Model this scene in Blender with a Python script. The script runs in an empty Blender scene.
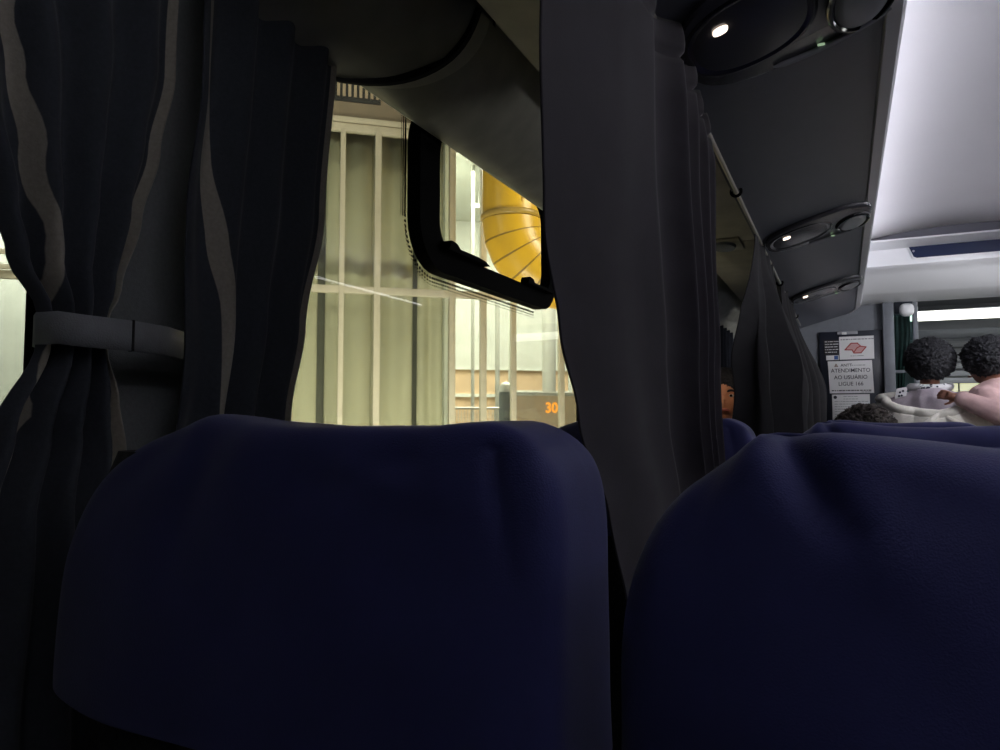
import bpy, bmesh, math, random
from mathutils import Vector, noise, Matrix
random.seed(7)
SC = bpy.context.scene
COL = SC.collection
PI = math.pi
# eye level is z = 0; X to the right of the bus, Y to its front.
FLOOR = -1.15

# ------------------------------------------------------------------ materials
def mat(name, col, rough=.7, metal=0, spec=.5, noise_amt=0, noise_scale=40, bump=0, bump_scale=200, emit=None, estr=0, stretch=None, sheen=0):
    m = bpy.data.materials.new(name); m.use_nodes = True
    nt = m.node_tree; b = nt.nodes['Principled BSDF']
    b.inputs['Base Color'].default_value = (*col, 1)
    b.inputs['Roughness'].default_value = rough
    b.inputs['Metallic'].default_value = metal
    b.inputs['Specular IOR Level'].default_value = spec
    if sheen:
        b.inputs['Sheen Weight'].default_value = sheen
    tc = nt.nodes.new('ShaderNodeTexCoord')
    src = tc.outputs['Object']
    if stretch:
        mp = nt.nodes.new('ShaderNodeMapping'); mp.inputs['Scale'].default_value = stretch
        nt.links.new(src, mp.inputs['Vector']); src = mp.outputs['Vector']
    if noise_amt:
        n = nt.nodes.new('ShaderNodeTexNoise'); n.inputs['Scale'].default_value = noise_scale
        n.inputs['Detail'].default_value = 4
        nt.links.new(src, n.inputs['Vector'])
        r = nt.nodes.new('ShaderNodeValToRGB')
        r.color_ramp.elements[0].position = .3; r.color_ramp.elements[1].position = .7
        r.color_ramp.elements[0].color = (*[c*(1-noise_amt) for c in col], 1)
        r.color_ramp.elements[1].color = (*[min(1, c*(1+noise_amt)) for c in col], 1)
        nt.links.new(n.outputs['Fac'], r.inputs['Fac'])
        nt.links.new(r.outputs['Color'], b.inputs['Base Color'])
    if bump:
        n2 = nt.nodes.new('ShaderNodeTexNoise'); n2.inputs['Scale'].default_value = bump_scale
        n2.inputs['Detail'].default_value = 3
        nt.links.new(src, n2.inputs['Vector'])
        bp = nt.nodes.new('ShaderNodeBump'); bp.inputs['Strength'].default_value = bump
        bp.inputs['Distance'].default_value = .002
        nt.links.new(n2.outputs['Fac'], bp.inputs['Height'])
        nt.links.new(bp.outputs['Normal'], b.inputs['Normal'])
    if emit:
        b.inputs['Emission Color'].default_value = (*emit, 1)
        b.inputs['Emission Strength'].default_value = estr
    return m

def glass_mat(name, tint, refl=1.0, haze=0.0, hcol=(.7, .75, .7)):
    m = bpy.data.materials.new(name); m.use_nodes = True
    nt = m.node_tree; nt.nodes.clear()
    out = nt.nodes.new('ShaderNodeOutputMaterial')
    tr = nt.nodes.new('ShaderNodeBsdfTransparent'); tr.inputs['Color'].default_value = (*tint, 1)
    gl = nt.nodes.new('ShaderNodeBsdfGlossy'); gl.inputs['Roughness'].default_value = .02
    lw = nt.nodes.new('ShaderNodeLayerWeight'); lw.inputs['Blend'].default_value = .5
    pw = nt.nodes.new('ShaderNodeMath'); pw.operation = 'POWER'; pw.inputs[1].default_value = 5
    nt.links.new(lw.outputs['Facing'], pw.inputs[0])
    mt = nt.nodes.new('ShaderNodeMath'); mt.operation = 'MULTIPLY_ADD'; mt.inputs[1].default_value = .9*refl; mt.inputs[2].default_value = .025*refl
    mx = nt.nodes.new('ShaderNodeMixShader')
    nt.links.new(pw.outputs[0], mt.inputs[0]); nt.links.new(mt.outputs[0], mx.inputs['Fac'])
    first = tr.outputs[0]
    if haze:
        df = nt.nodes.new('ShaderNodeBsdfTranslucent'); df.inputs['Color'].default_value = (*hcol, 1)
        m2 = nt.nodes.new('ShaderNodeMixShader')
        tc = nt.nodes.new('ShaderNodeTexCoord')
        n = nt.nodes.new('ShaderNodeTexNoise'); n.inputs['Scale'].default_value = 9; n.inputs['Detail'].default_value = 6
        mp = nt.nodes.new('ShaderNodeMapping'); mp.inputs['Scale'].default_value = (1, 1, .35)
        nt.links.new(tc.outputs['Object'], mp.inputs['Vector']); nt.links.new(mp.outputs['Vector'], n.inputs['Vector'])
        r = nt.nodes.new('ShaderNodeMapRange'); r.inputs['From Min'].default_value = .35; r.inputs['From Max'].default_value = .75
        r.inputs['To Min'].default_value = haze*.5; r.inputs['To Max'].default_value = haze*1.5
        nt.links.new(n.outputs['Fac'], r.inputs['Value'])
        nt.links.new(r.outputs['Result'], m2.inputs['Fac'])
        nt.links.new(first, m2.inputs[1]); nt.links.new(df.outputs[0], m2.inputs[2]); first = m2.outputs[0]
    nt.links.new(first, mx.inputs[1]); nt.links.new(gl.outputs[0], mx.inputs[2])
    nt.links.new(mx.outputs[0], out.inputs['Surface'])
    return m

M = {}
M['cover'] = mat('navy_cover', (.045, .050, .185), .62, spec=.35, noise_amt=.1, noise_scale=14, bump=.25, bump_scale=900, sheen=.15)
M['seat_cloth'] = mat('seat_cloth', (.03, .028, .03), .9, noise_amt=.5, noise_scale=160, bump=.5, bump_scale=500)
M['seat_plastic'] = mat('seat_plastic', (.02, .02, .022), .5)
M['curtain_navy'] = mat('curtain_navy', (.035, .038, .055), .85, spec=.2, noise_amt=.12, noise_scale=300, stretch=(1, 1, .15), sheen=.1)
M['curtain_stripe'] = mat('curtain_stripe', (.26, .235, .19), .85, spec=.2, noise_amt=.15, noise_scale=200)
def striped(name, a, b):
    m = mat(name, a, .85, spec=.2, bump=.2, bump_scale=500, sheen=.1); nt = m.node_tree; bs = nt.nodes['Principled BSDF']
    at = nt.nodes.new('ShaderNodeAttribute'); at.attribute_name = 'stripe'
    mr = nt.nodes.new('ShaderNodeMapRange'); mr.inputs['From Min'].default_value = -.0004; mr.inputs['From Max'].default_value = .0004
    nt.links.new(at.outputs['Fac'], mr.inputs['Value'])
    tc = nt.nodes.new('ShaderNodeTexCoord'); n = nt.nodes.new('ShaderNodeTexNoise'); n.inputs['Scale'].default_value = 220
    nt.links.new(tc.outputs['Object'], n.inputs['Vector'])
    mx = nt.nodes.new('ShaderNodeMix'); mx.data_type = 'RGBA'
    mx.inputs['A'].default_value = (*a, 1); mx.inputs['B'].default_value = (*b, 1)
    nt.links.new(mr.outputs['Result'], mx.inputs['Factor'])
    m2 = nt.nodes.new('ShaderNodeMix'); m2.data_type = 'RGBA'; m2.blend_type = 'MULTIPLY'; m2.inputs['Factor'].default_value = .35
    nt.links.new(mx.outputs['Result'], m2.inputs['A']); nt.links.new(n.outputs['Fac'], m2.inputs['B'])
    nt.links.new(m2.outputs['Result'], bs.inputs['Base Color'])
    return m
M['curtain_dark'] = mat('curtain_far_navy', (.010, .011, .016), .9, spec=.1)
M['curtain_striped'] = striped('curtain_striped', (.075, .084, .10), (.50, .46, .38))
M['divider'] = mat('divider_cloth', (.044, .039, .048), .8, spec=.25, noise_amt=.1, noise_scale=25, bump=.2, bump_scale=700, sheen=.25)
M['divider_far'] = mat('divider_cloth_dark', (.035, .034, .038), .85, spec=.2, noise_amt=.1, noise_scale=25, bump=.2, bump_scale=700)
M['tie'] = mat('tieback_vinyl', (.27, .28, .29), .6, noise_amt=.08, noise_scale=60, bump=.3, bump_scale=600)
M['pillar'] = mat('pillar_trim', (.24, .255, .255), .85, noise_amt=.08, noise_scale=200, bump=.4, bump_scale=900)
M['wall'] = mat('side_trim', (.10, .105, .105), .8, noise_amt=.06, noise_scale=80)
M['casing'] = mat('duct_casing', (.46, .45, .39), .5, noise_amt=.12, noise_scale=18, bump=.15, bump_scale=700)
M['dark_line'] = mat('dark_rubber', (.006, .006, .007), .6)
M['black'] = mat('black_rubber', (.002, .002, .0022), .7, spec=.08)
M['beige_panel'] = mat('rack_inner_panel', (.46, .42, .34), .55, noise_amt=.12, noise_scale=12, bump=.1, bump_scale=500)
M['rack'] = mat('rack_underside', (.085, .089, .115), .33, spec=.6, noise_amt=.06, noise_scale=30, bump=.2, bump_scale=1200)
M['rack_gloss'] = mat('console_gloss', (.055, .055, .065), .2, spec=.6)
M['rack_dark'] = mat('console_dark', (.015, .015, .02), .12, spec=.6)
M['rack_edge'] = mat('rack_edge_strip', (.45, .45, .48), .4)
M['lens'] = mat('grey_lens', (.32, .33, .36), .25)
M['rod'] = mat('curtain_rod_metal', (.55, .52, .46), .3, metal=.85)
M['ceiling'] = mat('white_ceiling', (.74, .735, .76), .55, noise_amt=.01, noise_scale=3)
M['header'] = mat('header_white', (.84, .85, .88), .4)
M['gap_shade'] = mat('header_gap_shade', (.16, .16, .20), .4)
M['display'] = mat('display_navy', (.010, .018, .06), .35, spec=.3)
M['grey_frame'] = mat('front_grey_frame', (.18, .195, .225), .5, noise_amt=.05, noise_scale=30)
M['front_dark'] = mat('front_dark_panel', (.022, .026, .04), .3)
M['paper'] = mat('white_paper', (.80, .80, .82), .6, noise_amt=.02, noise_scale=30)
M['ink'] = mat('black_ink', (.03, .03, .05), .6)
M['ink_grey'] = mat('grey_ink', (.3, .3, .33), .6)
M['ink_red'] = mat('red_ink', (.38, .03, .03), .6)
M['ink_pink'] = mat('pink_ink', (.62, .36, .36), .6)
M['ink_brown'] = mat('brown_ink', (.18, .10, .07), .6)
M['black_sign'] = mat('black_notice', (.03, .03, .035), .4)
M['floor'] = mat('bus_floor', (.16, .16, .165), .6, noise_amt=.2, noise_scale=60)
M['led'] = mat('led_strip', (.9, .9, .95), .5, emit=(.93, .92, 1.0), estr=14)
M['spot'] = mat('spot_lamp', (1, .9, .8), .4, emit=(1, .82, .68), estr=2.2)
M['tube'] = mat('tube_lamp', (1, 1, .95), .4, emit=(1, 1, .88), estr=2.6)
M['green_led'] = mat('green_led', (.2, .4, .2), .4, emit=(.5, .7, .45), estr=.5)
M['skin_dark'] = mat('skin_brown', (.20, .085, .055), .55, noise_amt=.06, noise_scale=30)
M['skin_light'] = mat('skin_tan', (.50, .22, .12), .5, noise_amt=.06, noise_scale=30)
M['lip'] = mat('lip', (.2, .05, .04), .5)
M['eye_white'] = mat('eye_white', (.5, .48, .45), .3)
M['eye_dark'] = mat('eye_dark', (.01, .008, .006), .2)
M['hair'] = mat('black_hair', (.0065, .007, .011), .8, noise_amt=.5, noise_scale=90, bump=1, bump_scale=160)
M['hair_grey'] = mat('grey_hair', (.13, .112, .10), .75, noise_amt=.6, noise_scale=70, bump=1, bump_scale=140)
M['cream'] = mat('cream_fleece', (.86, .83, .76), .9, noise_amt=.08, noise_scale=50, bump=.6, bump_scale=300)
M['lilac'] = mat('lilac_grey_cotton', (.33, .29, .33), .9, noise_amt=.08, noise_scale=40, bump=.5, bump_scale=250)
M['pink'] = mat('pink_cotton', (.55, .37, .37), .9, noise_amt=.08, noise_scale=40, bump=.5, bump_scale=250)
M['pink_pale'] = mat('pink_cuff', (.62, .49, .47), .9, noise_amt=.05, noise_scale=40)
M['cloth_dark'] = mat('dark_shirt', (.02, .022, .035), .85)
M['jean'] = mat('dark_trousers', (.03, .035, .06), .85)
M['white_cloth'] = mat('white_collar', (.65, .65, .68), .85)
# outside
M['mullion'] = mat('mullion_beige', (.50, .45, .33), .55, noise_amt=.06, noise_scale=15)
M['fascia'] = mat('fascia_brown', (.20, .155, .10), .6, noise_amt=.1, noise_scale=8)
M['grille'] = mat('grille_tan', (.38, .30, .19), .5)
M['blind'] = mat('pale_green_panel', (.55, .52, .38), .8, noise_amt=.10, noise_scale=2.2, stretch=(1, 1, .2))
M['blind_dark'] = mat('panel_gap_dark', (.20, .20, .16), .7)
M['yellow'] = mat('yellow_paint', (.72, .42, .02), .35, spec=.5, noise_amt=.06, noise_scale=5)
M['yellow_seam'] = mat('yellow_seam', (.25, .14, .01), .5)
M['yellow_band'] = mat('yellow_band', (.40, .25, .04), .4)
M['white_wall'] = mat('station_white_wall', (.64, .66, .60), .7, noise_amt=.08, noise_scale=1.3)
M['blue_wall'] = mat('station_pale_panel', (.62, .63, .57), .6, noise_amt=.08, noise_scale=1.5)
M['brick_wall'] = mat('station_orange_wall', (.62, .44, .27), .7, noise_amt=.12, noise_scale=3)
M['kiosk'] = mat('kiosk_beige', (.50, .39, .28), .6, noise_amt=.05, noise_scale=5)
M['orange_led'] = mat('orange_led', (.9, .4, .05), .4, emit=(1, .33, .03), estr=1.4)
M['metal'] = mat('painted_steel', (.5, .5, .47), .4, metal=.4)
M['post'] = mat('hall_post_grey', (.42, .42, .38), .5)
M['bin'] = mat('bin_grey', (.10, .115, .12), .45)
M['ground'] = mat('asphalt', (.26, .255, .24), .9, noise_amt=.3, noise_scale=12)
M['station_floor'] = mat('station_floor', (.42, .40, .35), .5, noise_amt=.1, noise_scale=3)
M['glass_bus'] = glass_mat('bus_glass', (.82, .83, .79), .5, .05, (.8, .82, .75))
M['glass_out'] = glass_mat('facade_glass', (.92, .93, .90), .6)
M['glass_front'] = glass_mat('partition_glass', (.62, .78, .76), .8)
M['cab_wall'] = mat('cab_grey', (.30, .31, .34), .6, noise_amt=.08, noise_scale=5)
M['cab_light'] = mat('cab_window_light', (.8, .8, .6), .4, emit=(.85, .86, .55), estr=.8)
M['cab_curtain'] = mat('cab_curtain_green', (.03, .055, .05), .8)

# ------------------------------------------------------------------ helpers
def clean(me):
    bm = bmesh.new(); bm.from_mesh(me)
    bmesh.ops.recalc_face_normals(bm, faces=bm.faces[:])
    bm.to_mesh(me); bm.free()

class MB:
    """collects shapes (world coordinates) and links them as ONE mesh object"""
    def __init__(s): s.v = []; s.f = []; s.m = []
    def add(s, vs, fs, mi=0):
        o = len(s.v); s.v += [tuple(v) for v in vs]
        for f in fs: s.f.append(tuple(i+o for i in f)); s.m.append(mi)
    def box(s, c, d, bev=0, mi=0, rot=None, seg=2):
        bm = bmesh.new(); bmesh.ops.create_cube(bm, size=1)
        bmesh.ops.scale(bm, vec=d, verts=bm.verts)
        if bev: bmesh.ops.bevel(bm, geom=bm.edges[:]+bm.verts[:], offset=bev, segments=seg, profile=.5, affect='EDGES')
        if rot: bmesh.ops.rotate(bm, cent=(0, 0, 0), matrix=rot, verts=bm.verts)
        bmesh.ops.translate(bm, vec=c, verts=bm.verts)
        s.addbm(bm, mi); return s
    def addbm(s, bm, mi=0):
        bm.verts.index_update()
        s.add([v.co[:] for v in bm.verts], [[v.index for v in f.verts] for f in bm.faces], mi); bm.free()
    def tube(s, pts, r, n=12, mi=0, cap=True, flat=None):
        pts = [Vector(p) for p in pts]; rs = r if isinstance(r, (list, tuple)) else [r]*len(pts)
        vs = []; prev = None
        for i, p in enumerate(pts):
            t = (pts[min(i+1, len(pts)-1)]-pts[max(i-1, 0)]).normalized()
            if prev is None:
                a = Vector((0, 0, 1)) if abs(t.z) < .9 else Vector((1, 0, 0))
                u = t.cross(a).normalized()
            else: u = (prev - t*prev.dot(t)).normalized()
            prev = u; w = t.cross(u)
            for k in range(n):
                an = 2*PI*k/n; vs.append(p+(u*math.cos(an)+w*math.sin(an))*rs[i])
        fs = []
        for i in range(len(pts)-1):
            for k in range(n):
                fs.append((i*n+k, i*n+(k+1) % n, (i+1)*n+(k+1) % n, (i+1)*n+k))
        if cap: fs.append(tuple(range(n-1, -1, -1))); fs.append(tuple(range((len(pts)-1)*n, len(pts)*n)))
        s.add(vs, fs, mi); return s
    def sphere(s, c, r, seg=16, rings=10, mi=0):
        bm = bmesh.new(); bmesh.ops.create_uvsphere(bm, u_segments=seg, v_segments=rings, radius=1)
        rr = r if isinstance(r, (list, tuple)) else (r, r, r)
        bmesh.ops.scale(bm, vec=rr, verts=bm.verts); bmesh.ops.translate(bm, vec=c, verts=bm.verts)
        s.addbm(bm, mi); return s
    def prism(s, poly, fn, a, b, mi=0):
        """extrude 2-D polygon between depths a and b; fn(u,v,d)->xyz"""
        n = len(poly)
        vs = [fn(u, v, a) for u, v in poly]+[fn(u, v, b) for u, v in poly]
        fs = [tuple(range(n)), tuple(range(2*n-1, n-1, -1))]+[(i, i+n, (i+1) % n+n, (i+1) % n) for i in range(n)]
        s.add(vs, fs, mi); return s
    def grid(s, rows, closed=False, mi=None, cap=False):
        nr = len(rows); nc = len(rows[0]); vs = [p for r in rows for p in r]
        o = len(s.v); s.v += [tuple(p) for p in vs]
        for i in range(nr-1):
            for k in range(nc if closed else nc-1):
                s.f.append((o+i*nc+k, o+i*nc+(k+1) % nc, o+(i+1)*nc+(k+1) % nc, o+(i+1)*nc+k))
                s.m.append(mi(i, k) if callable(mi) else (mi or 0))
        if cap:
            s.f.append(tuple(o+k for k in range(nc))); s.m.append(0)
            s.f.append(tuple(o+(nr-1)*nc+k for k in range(nc-1, -1, -1))); s.m.append(0)
        return s
ORG = {}
def build(s, name, mats, parent=None, **k):
    return _build(s, name, mats, ORG[parent.name] if parent is not None else None, parent, **k)
def _build(s, name, mats, org, parent, smooth=True, angle=40, solid=0, recalc=True):
    if not isinstance(mats, (list, tuple)): mats = [mats]
    if org is None:
        xs = [v[0] for v in s.v]; ys = [v[1] for v in s.v]; zs = [v[2] for v in s.v]
        org = Vector(((min(xs)+max(xs))/2, (min(ys)+max(ys))/2, min(zs)))
    me = bpy.data.meshes.new(name)
    me.from_pydata([Vector(v)-org for v in s.v], [], s.f)
    for m in mats: me.materials.append(m)
    me.polygons.foreach_set('material_index', s.m)
    if recalc: clean(me)
    if smooth:
        me.polygons.foreach_set('use_smooth', [True]*len(me.polygons))
        me.set_sharp_from_angle(angle=math.radians(angle))
    o = bpy.data.objects.new(name, me); COL.objects.link(o)
    if parent is not None: o.parent = parent
    else: o.location = org
    ORG[o.name] = org
    if solid:
        md = o.modifiers.new('thickness', 'SOLIDIFY'); md.thickness = solid; md.offset = 0
    return o
MB.build = build

def tag(o, label, cat, group=None, kind=None):
    o['label'] = label; o['category'] = cat
    if group: o['group'] = group
    if kind: o['kind'] = kind
    return o
def thing(name, loc, label, cat, group=None):
    o = bpy.data.objects.new(name, None); COL.objects.link(o); o.location = loc
    o.empty_display_size = .1
    ORG[o.name] = Vector(loc)
    return tag(o, label, cat, group)
def struct(name, mb, m, **k):
    o = mb.build(name, m, **k); o['kind'] = 'structure'; return o
def copy_tree(o, dv=None, parent=None):
    c = o.copy(); COL.objects.link(c)
    if parent is not None: c.parent = parent
    else: c.location = o.location+Vector(dv)
    ORG[c.name] = ORG[o.name]+Vector(dv)
    for ch in list(o.children): copy_tree(ch, dv, c)
    return c
def sm(a, b, x):
    t = max(0, min(1, (x-a)/(b-a))); return t*t*(3-2*t)
def lerp(a, b, t): return a+(b-a)*t
def interp(tab, x):
    if x <= tab[0][0]: return tab[0][1]
    for (a, p), (b, q) in zip(tab, tab[1:]):
        if x <= b:
            t = (x-a)/(b-a); return p+(q-p)*t
    return tab[-1][1]
def sinterp(tab, x):
    if x <= tab[0][0]: return tab[0][1]
    for (a, p), (b, q) in zip(tab, tab[1:]):
        if x <= b:
            return lerp(p, q, sm(a, b, x))
    return tab[-1][1]

# ------------------------------------------------------------------ camera
cam = bpy.data.cameras.new('camera'); co = bpy.data.objects.new('camera', cam); COL.objects.link(co)
cam.sensor_width = 36; cam.lens = 25.92; cam.clip_start = .02; cam.clip_end = 200
co.location = (0, 0, 0); co.rotation_euler = (math.radians(93.34), 0, math.radians(25.5))
SC.camera = co

# ------------------------------------------------------------------ bus shell
BACK, FRONT = -1.6, 5.4
XL, XR = -.745, 1.97
f = MB().box((.61, 1.9, FLOOR-.03), (2.8, 7.4, .06)); struct('floor', f, M['floor'], smooth=False)
# ceiling: gently cambered panel over the aisle
rows = []
for y in [BACK, -.5, 1, 2, 3, 4, 4.46]:
    r = []
    for i in range(57):
        x = lerp(-.80, 2.02, i/56)
        r.append((x, y, .985+.050*max(0, 1-((x-.61)/.52)**2)))
    rows.append(r)
struct('ceiling', MB().grid(rows), M['ceiling'], solid=.02)
# left wall: sill part, header part, pillars
wl = MB()
wl.box((XL-.03, 1.9, -.77), (.06, 7.0, .84)); wl.box((XL-.03, 1.9, .815), (.06, 7.0, .35))
struct('wall_left', wl, M['wall'], smooth=False)
PIL = [(-1.6, -.75), (.50, .70), (2.25, 2.40), (3.70, 3.88), (5.22, 5.40)]
for i, (a, b) in enumerate(PIL):
    p = MB().box((XL-.012, (a+b)/2, .13), (.05, b-a, .96), .006)
    struct('trim_%d' % (i+1), p, M['pillar'])
wr_ = MB().box((XR+.03, 1.9, -.77), (.06, 7.0, .84)); wr_.box((XR+.03, 1.9, .815), (.06, 7.0, .35))
for a, b in [(-1.6, -.75), (.50, .70), (2.05, 2.22), (3.70, 3.88), (5.22, 5.40)]: wr_.box((XR+.03, (a+b)/2, .145), (.06, b-a, .99))
wr_.box((XR+.03, .30, .145), (.06, 3.8, .99))  # unseen solid stretch added to block light from the rear windows
struct('wall_right', wr_, M['wall'], smooth=False)
for i, (a, b) in enumerate([(2.22, 3.70), (3.88, 5.22)]):
    struct('window_%d' % (i+11), MB().box((XR+.04, (a+b)/2, .145), (.006, b-a-.004, .99)), M['glass_bus'], smooth=False)
struct('wall_back', MB().box((.61, BACK-.03, -.08), (2.8, .06, 2.2)), M['wall'], smooth=False)

# windows: glass panes with black edge gaskets
for i, (a, b) in enumerate([(-.75, .50), (.70, 2.25), (2.40, 3.70), (3.88, 5.22)]):
    g = MB().box((XL-.04, (a+b)/2, .145), (.006, b-a-.004, .99))
    w = struct('window_%d' % (i+1), g, M['glass_bus'], smooth=False)
    gk = MB()
    for z in (-.335, .625):
        gk.box((XL-.034, (a+b)/2, z), (.014, b-a-.01, .03), .004)
    for y in (a+.016, b-.016):
        gk.box((XL-.034, y, .145), (.014, .03, .93), .004)
    gk.build('gasket', M['black'], w)
    if i == 1:
        # top-hung vent with a rounded black frame
        def rr(y0, y1, z0, z1, r, n=8):
            pts = []
            for cy, cz, a0 in ((y1-r, z1-r, 0), (y0+r, z1-r, 90), (y0+r, z0+r, 180), (y1-r, z0+r, 270)):
                for k in range(n+1):
                    an = math.radians(a0+90*k/n); pts.append((cy+r*math.cos(an), cz+r*math.sin(an)))
            return pts
        Y0, Y1, Z0, Z1 = 1.205, 1.955, .302, .655
        o_ = rr(Y0, Y1, Z0, Z1, .10); i_ = rr(Y0+.078, Y1-.042, Z0+.048, Z1-.045, .06)
        fr = MB(); n = len(o_); x0, x1 = XL-.036, XL-.006
        vs = [(x, y, z) for x in (x0, x1) for pl in (o_, i_) for (y, z) in pl]
        fs = []
        for k in range(n):
            j = (k+1) % n
            fs += [(2*n+k, 2*n+j, 3*n+j, 3*n+k), (k, n+k, n+j, j), (k, j, 2*n+j, 2*n+k), (n+k, 3*n+k, 3*n+j, n+j)]
        fr.add(vs, fs); v = fr.build('vent_frame', M['black'], w, angle=50)
        for (a1, b1, h) in ((1.285, 1.475, .006), (1.70, 1.88, .003)):
            la = MB()
            prof = [(a1, Z0+.045), (a1+.01, Z0+.06+h), (a1+.035, Z0+.058+h), (a1+.05, Z0+.05+h*.75), (b1-.06, Z0+.05+h*.85), (b1-.02, Z0+.05+h*.35), (b1, Z0+.045)]
            la.prism(prof, lambda u, vv, d: (d, u, vv), XL-.008, XL+.016)
            la.build('latch', M['black'], w, smooth=False)
        fd = MB()   # printed dots along the vent frame edge
        edge = [(Y0-.008, lerp(.6, Z0+.1, k/40)) for k in range(41)]
        for k in range(1, 16):
            an = math.radians(180+90*k/16); edge.append((Y0+.1+.108*math.cos(an), Z0+.1+.108*math.sin(an)))
        edge += [(lerp(Y0+.1, Y1-.1, k/70), Z0-.008) for k in range(71)]
        for rowi, (off, rad) in enumerate(((0, .0034), (.008, .0024), (.015, .0015))):
            for (y, z) in edge:
                yy = y-off if z > Z0+.09 else y; zz = z-off if z < Z0+.09 else z
                fd.add([(XL-.0365, yy+rad*math.cos(t*PI/3), zz+rad*math.sin(t*PI/3)) for t in range(6)]+[(XL-.0360, yy+rad*math.cos(t*PI/3), zz+rad*math.sin(t*PI/3)) for t in range(6)],
                       [tuple(range(6)), tuple(range(11, 5, -1))]+[(t, (t+1) % 6, (t+1) % 6+6, t+6) for t in range(6)])
        fd.build('printed_dots', M['black'], w, smooth=False)

# duct casing above the windows (front length and a fatter near length with a seam)
def casing(y0f, y1f, grow):
    prof = [(-.744, .60), (-.742, .575), (-.728, .566), (-.70, .566), (-.66, .582), (-.62, .612), (-.588, .645), (-.565, .685), (-.555, .72), (-.535, .735), (-.520, .70), (-.512, .668), (-.505, .662), (-.505, .78), (-.744, .78)]
    sp = []
    for i in range(12):
        p0, p1, p2, p3 = [Vector(prof[max(0, min(len(prof)-1, i+q))]) for q in (-1, 0, 1, 2)]
        for q in range(4):
            u = q/4
            v = .5*((2*p1)+(p2-p0)*u+(2*p0-5*p1+4*p2-p3)*u*u+(3*p1-p0-3*p2+p3)*u**3)
            sp.append((v.x, v.y))
    prof = sp+prof[12:]
    P = []
    for (x, z) in prof:
        if grow:
            d = Vector((x+.66, z-.70))
            if z < .73 and x > -.735: d = d*(1+grow/d.length)
            x, z = max(-.744, -.66+d.x), .70+d.y
            if x > -.51: x = -.505
        P.append((x, z))
    rows = []
    for k in range(2):
        rows.append([(x, (y0f(x) if k == 0 else y1f(x)), z) for x, z in P])
    return MB().grid(rows, closed=True, cap=True), P
end = lambda x: 1.035-.20*max(0, (-.54-x)/.205)**1.9
mb, _ = casing(lambda x: end(x)+.004, lambda x: 5.39, 0)
struct('trim_6', mb, M['casing'], angle=35)
mb, _ = casing(lambda x: BACK+.01, lambda x: end(x)-.004, .030)
struct('trim_7', mb, M['casing'], angle=35)
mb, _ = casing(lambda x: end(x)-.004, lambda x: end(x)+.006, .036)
struct('trim_8', mb, M['dark_line'], angle=35)  # dark ring for the seam and the shadow line the near length casts
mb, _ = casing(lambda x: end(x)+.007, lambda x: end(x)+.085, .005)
struct('trim_13', mb, mat('casing_highlight', (.68, .66, .58), .45, noise_amt=.08, noise_scale=30), angle=35)  # lighter colour paints the highlight band past the seam

# ------------------------------------------------------------------ luggage racks
def rack(sign, label, y0, y1):
    xm = lambda x: x if sign > 0 else 1.22-x
    t = thing('luggage_rack', (xm(-.2), 1.9, .63), label, 'luggage rack')
    def outer(y): return .117-.05*sm(5.15, 5.40, y)**2
    def zu(x): return .640+.28*(x+.17)
    ys = [y0, .5, 2, 3.5, 4.9]+[lerp(5.0, y1, k/10) for k in range(11)]
    # dark underside rising towards the aisle, with the outer lip and front face
    rows = []
    for y in ys:
        xo = outer(y)
        prof = [(-.262, zu(-.262)), (-.2, zu(-.2)), (-.1, zu(-.1)), (xo-.035, zu(xo-.035)), (xo-.035, .772), (xo-.06, .775), (-.262, .775)]
        rows.append([(xm(x), y, z) for x, z in prof])
    MB().grid(rows, closed=True, cap=True).build('underside_panel', M['rack'], t, angle=30)
    rows = []
    for y in ys:
        xo = outer(y)
        prof = [(xo-.034, zu(xo-.034)-.001), (xo-.030, zu(xo-.03)-.004), (xo-.006, zu(xo-.006)-.003), (xo, zu(xo)+.003), (xo+.002, zu(xo)+.012), (xo+.004, .77), (xo+.005, .782), (xo-.002, .783), (xo-.006, .78), (xo-.034, .775)]
        rows.append([(xm(x), y, z) for x, z in prof])
    MB().grid(rows, closed=True, cap=True).build('edge_strip', M['rack_edge'], t, angle=30)
    # pale inner panel between the casing and the curtain rod, split by seams
    cuts = [y0, -.2, 1.315, 2.75, 4.15, y1]
    for a, b in zip(cuts, cuts[1:]):
        MB().box((xm(-.383), (a+b)/2, .672), (.238, b-a-.006, .05), .004).build('inner_panel', M['beige_panel'], t)
    for c in cuts[1:-1]: MB().box((xm(-.383), c, .675), (.236, .007, .044)).build('panel_seam', M['dark_line'], t, smooth=False)
    # floor of the rack above
    MB().box((xm(-.383), (y0+5.3)/2, .745), (.236, 5.3-y0, .05)).build('rack_floor', M['rack'], t, smooth=False)
    return t
rack(1, 'long dark grey overhead luggage rack above the left seats, running to the front', BACK+.01, 5.39)
rack(-1, 'luggage rack on the far side of the aisle, outside the picture', BACK+.01, 5.39)

# led strips on top of the rack, shining at the ceiling
for sgn, lab in ((1, 'white light strip behind the outer edge of the left overhead rack'), (-1, 'white light strip behind the outer edge of the right overhead rack')):
    x = .015 if sgn > 0 else 1.205
    o = MB().box((x, 1.45, .81), (.05, 5.98, .02), .004).build('light_strip', M['led']); tag(o, lab, 'light strip')

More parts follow.
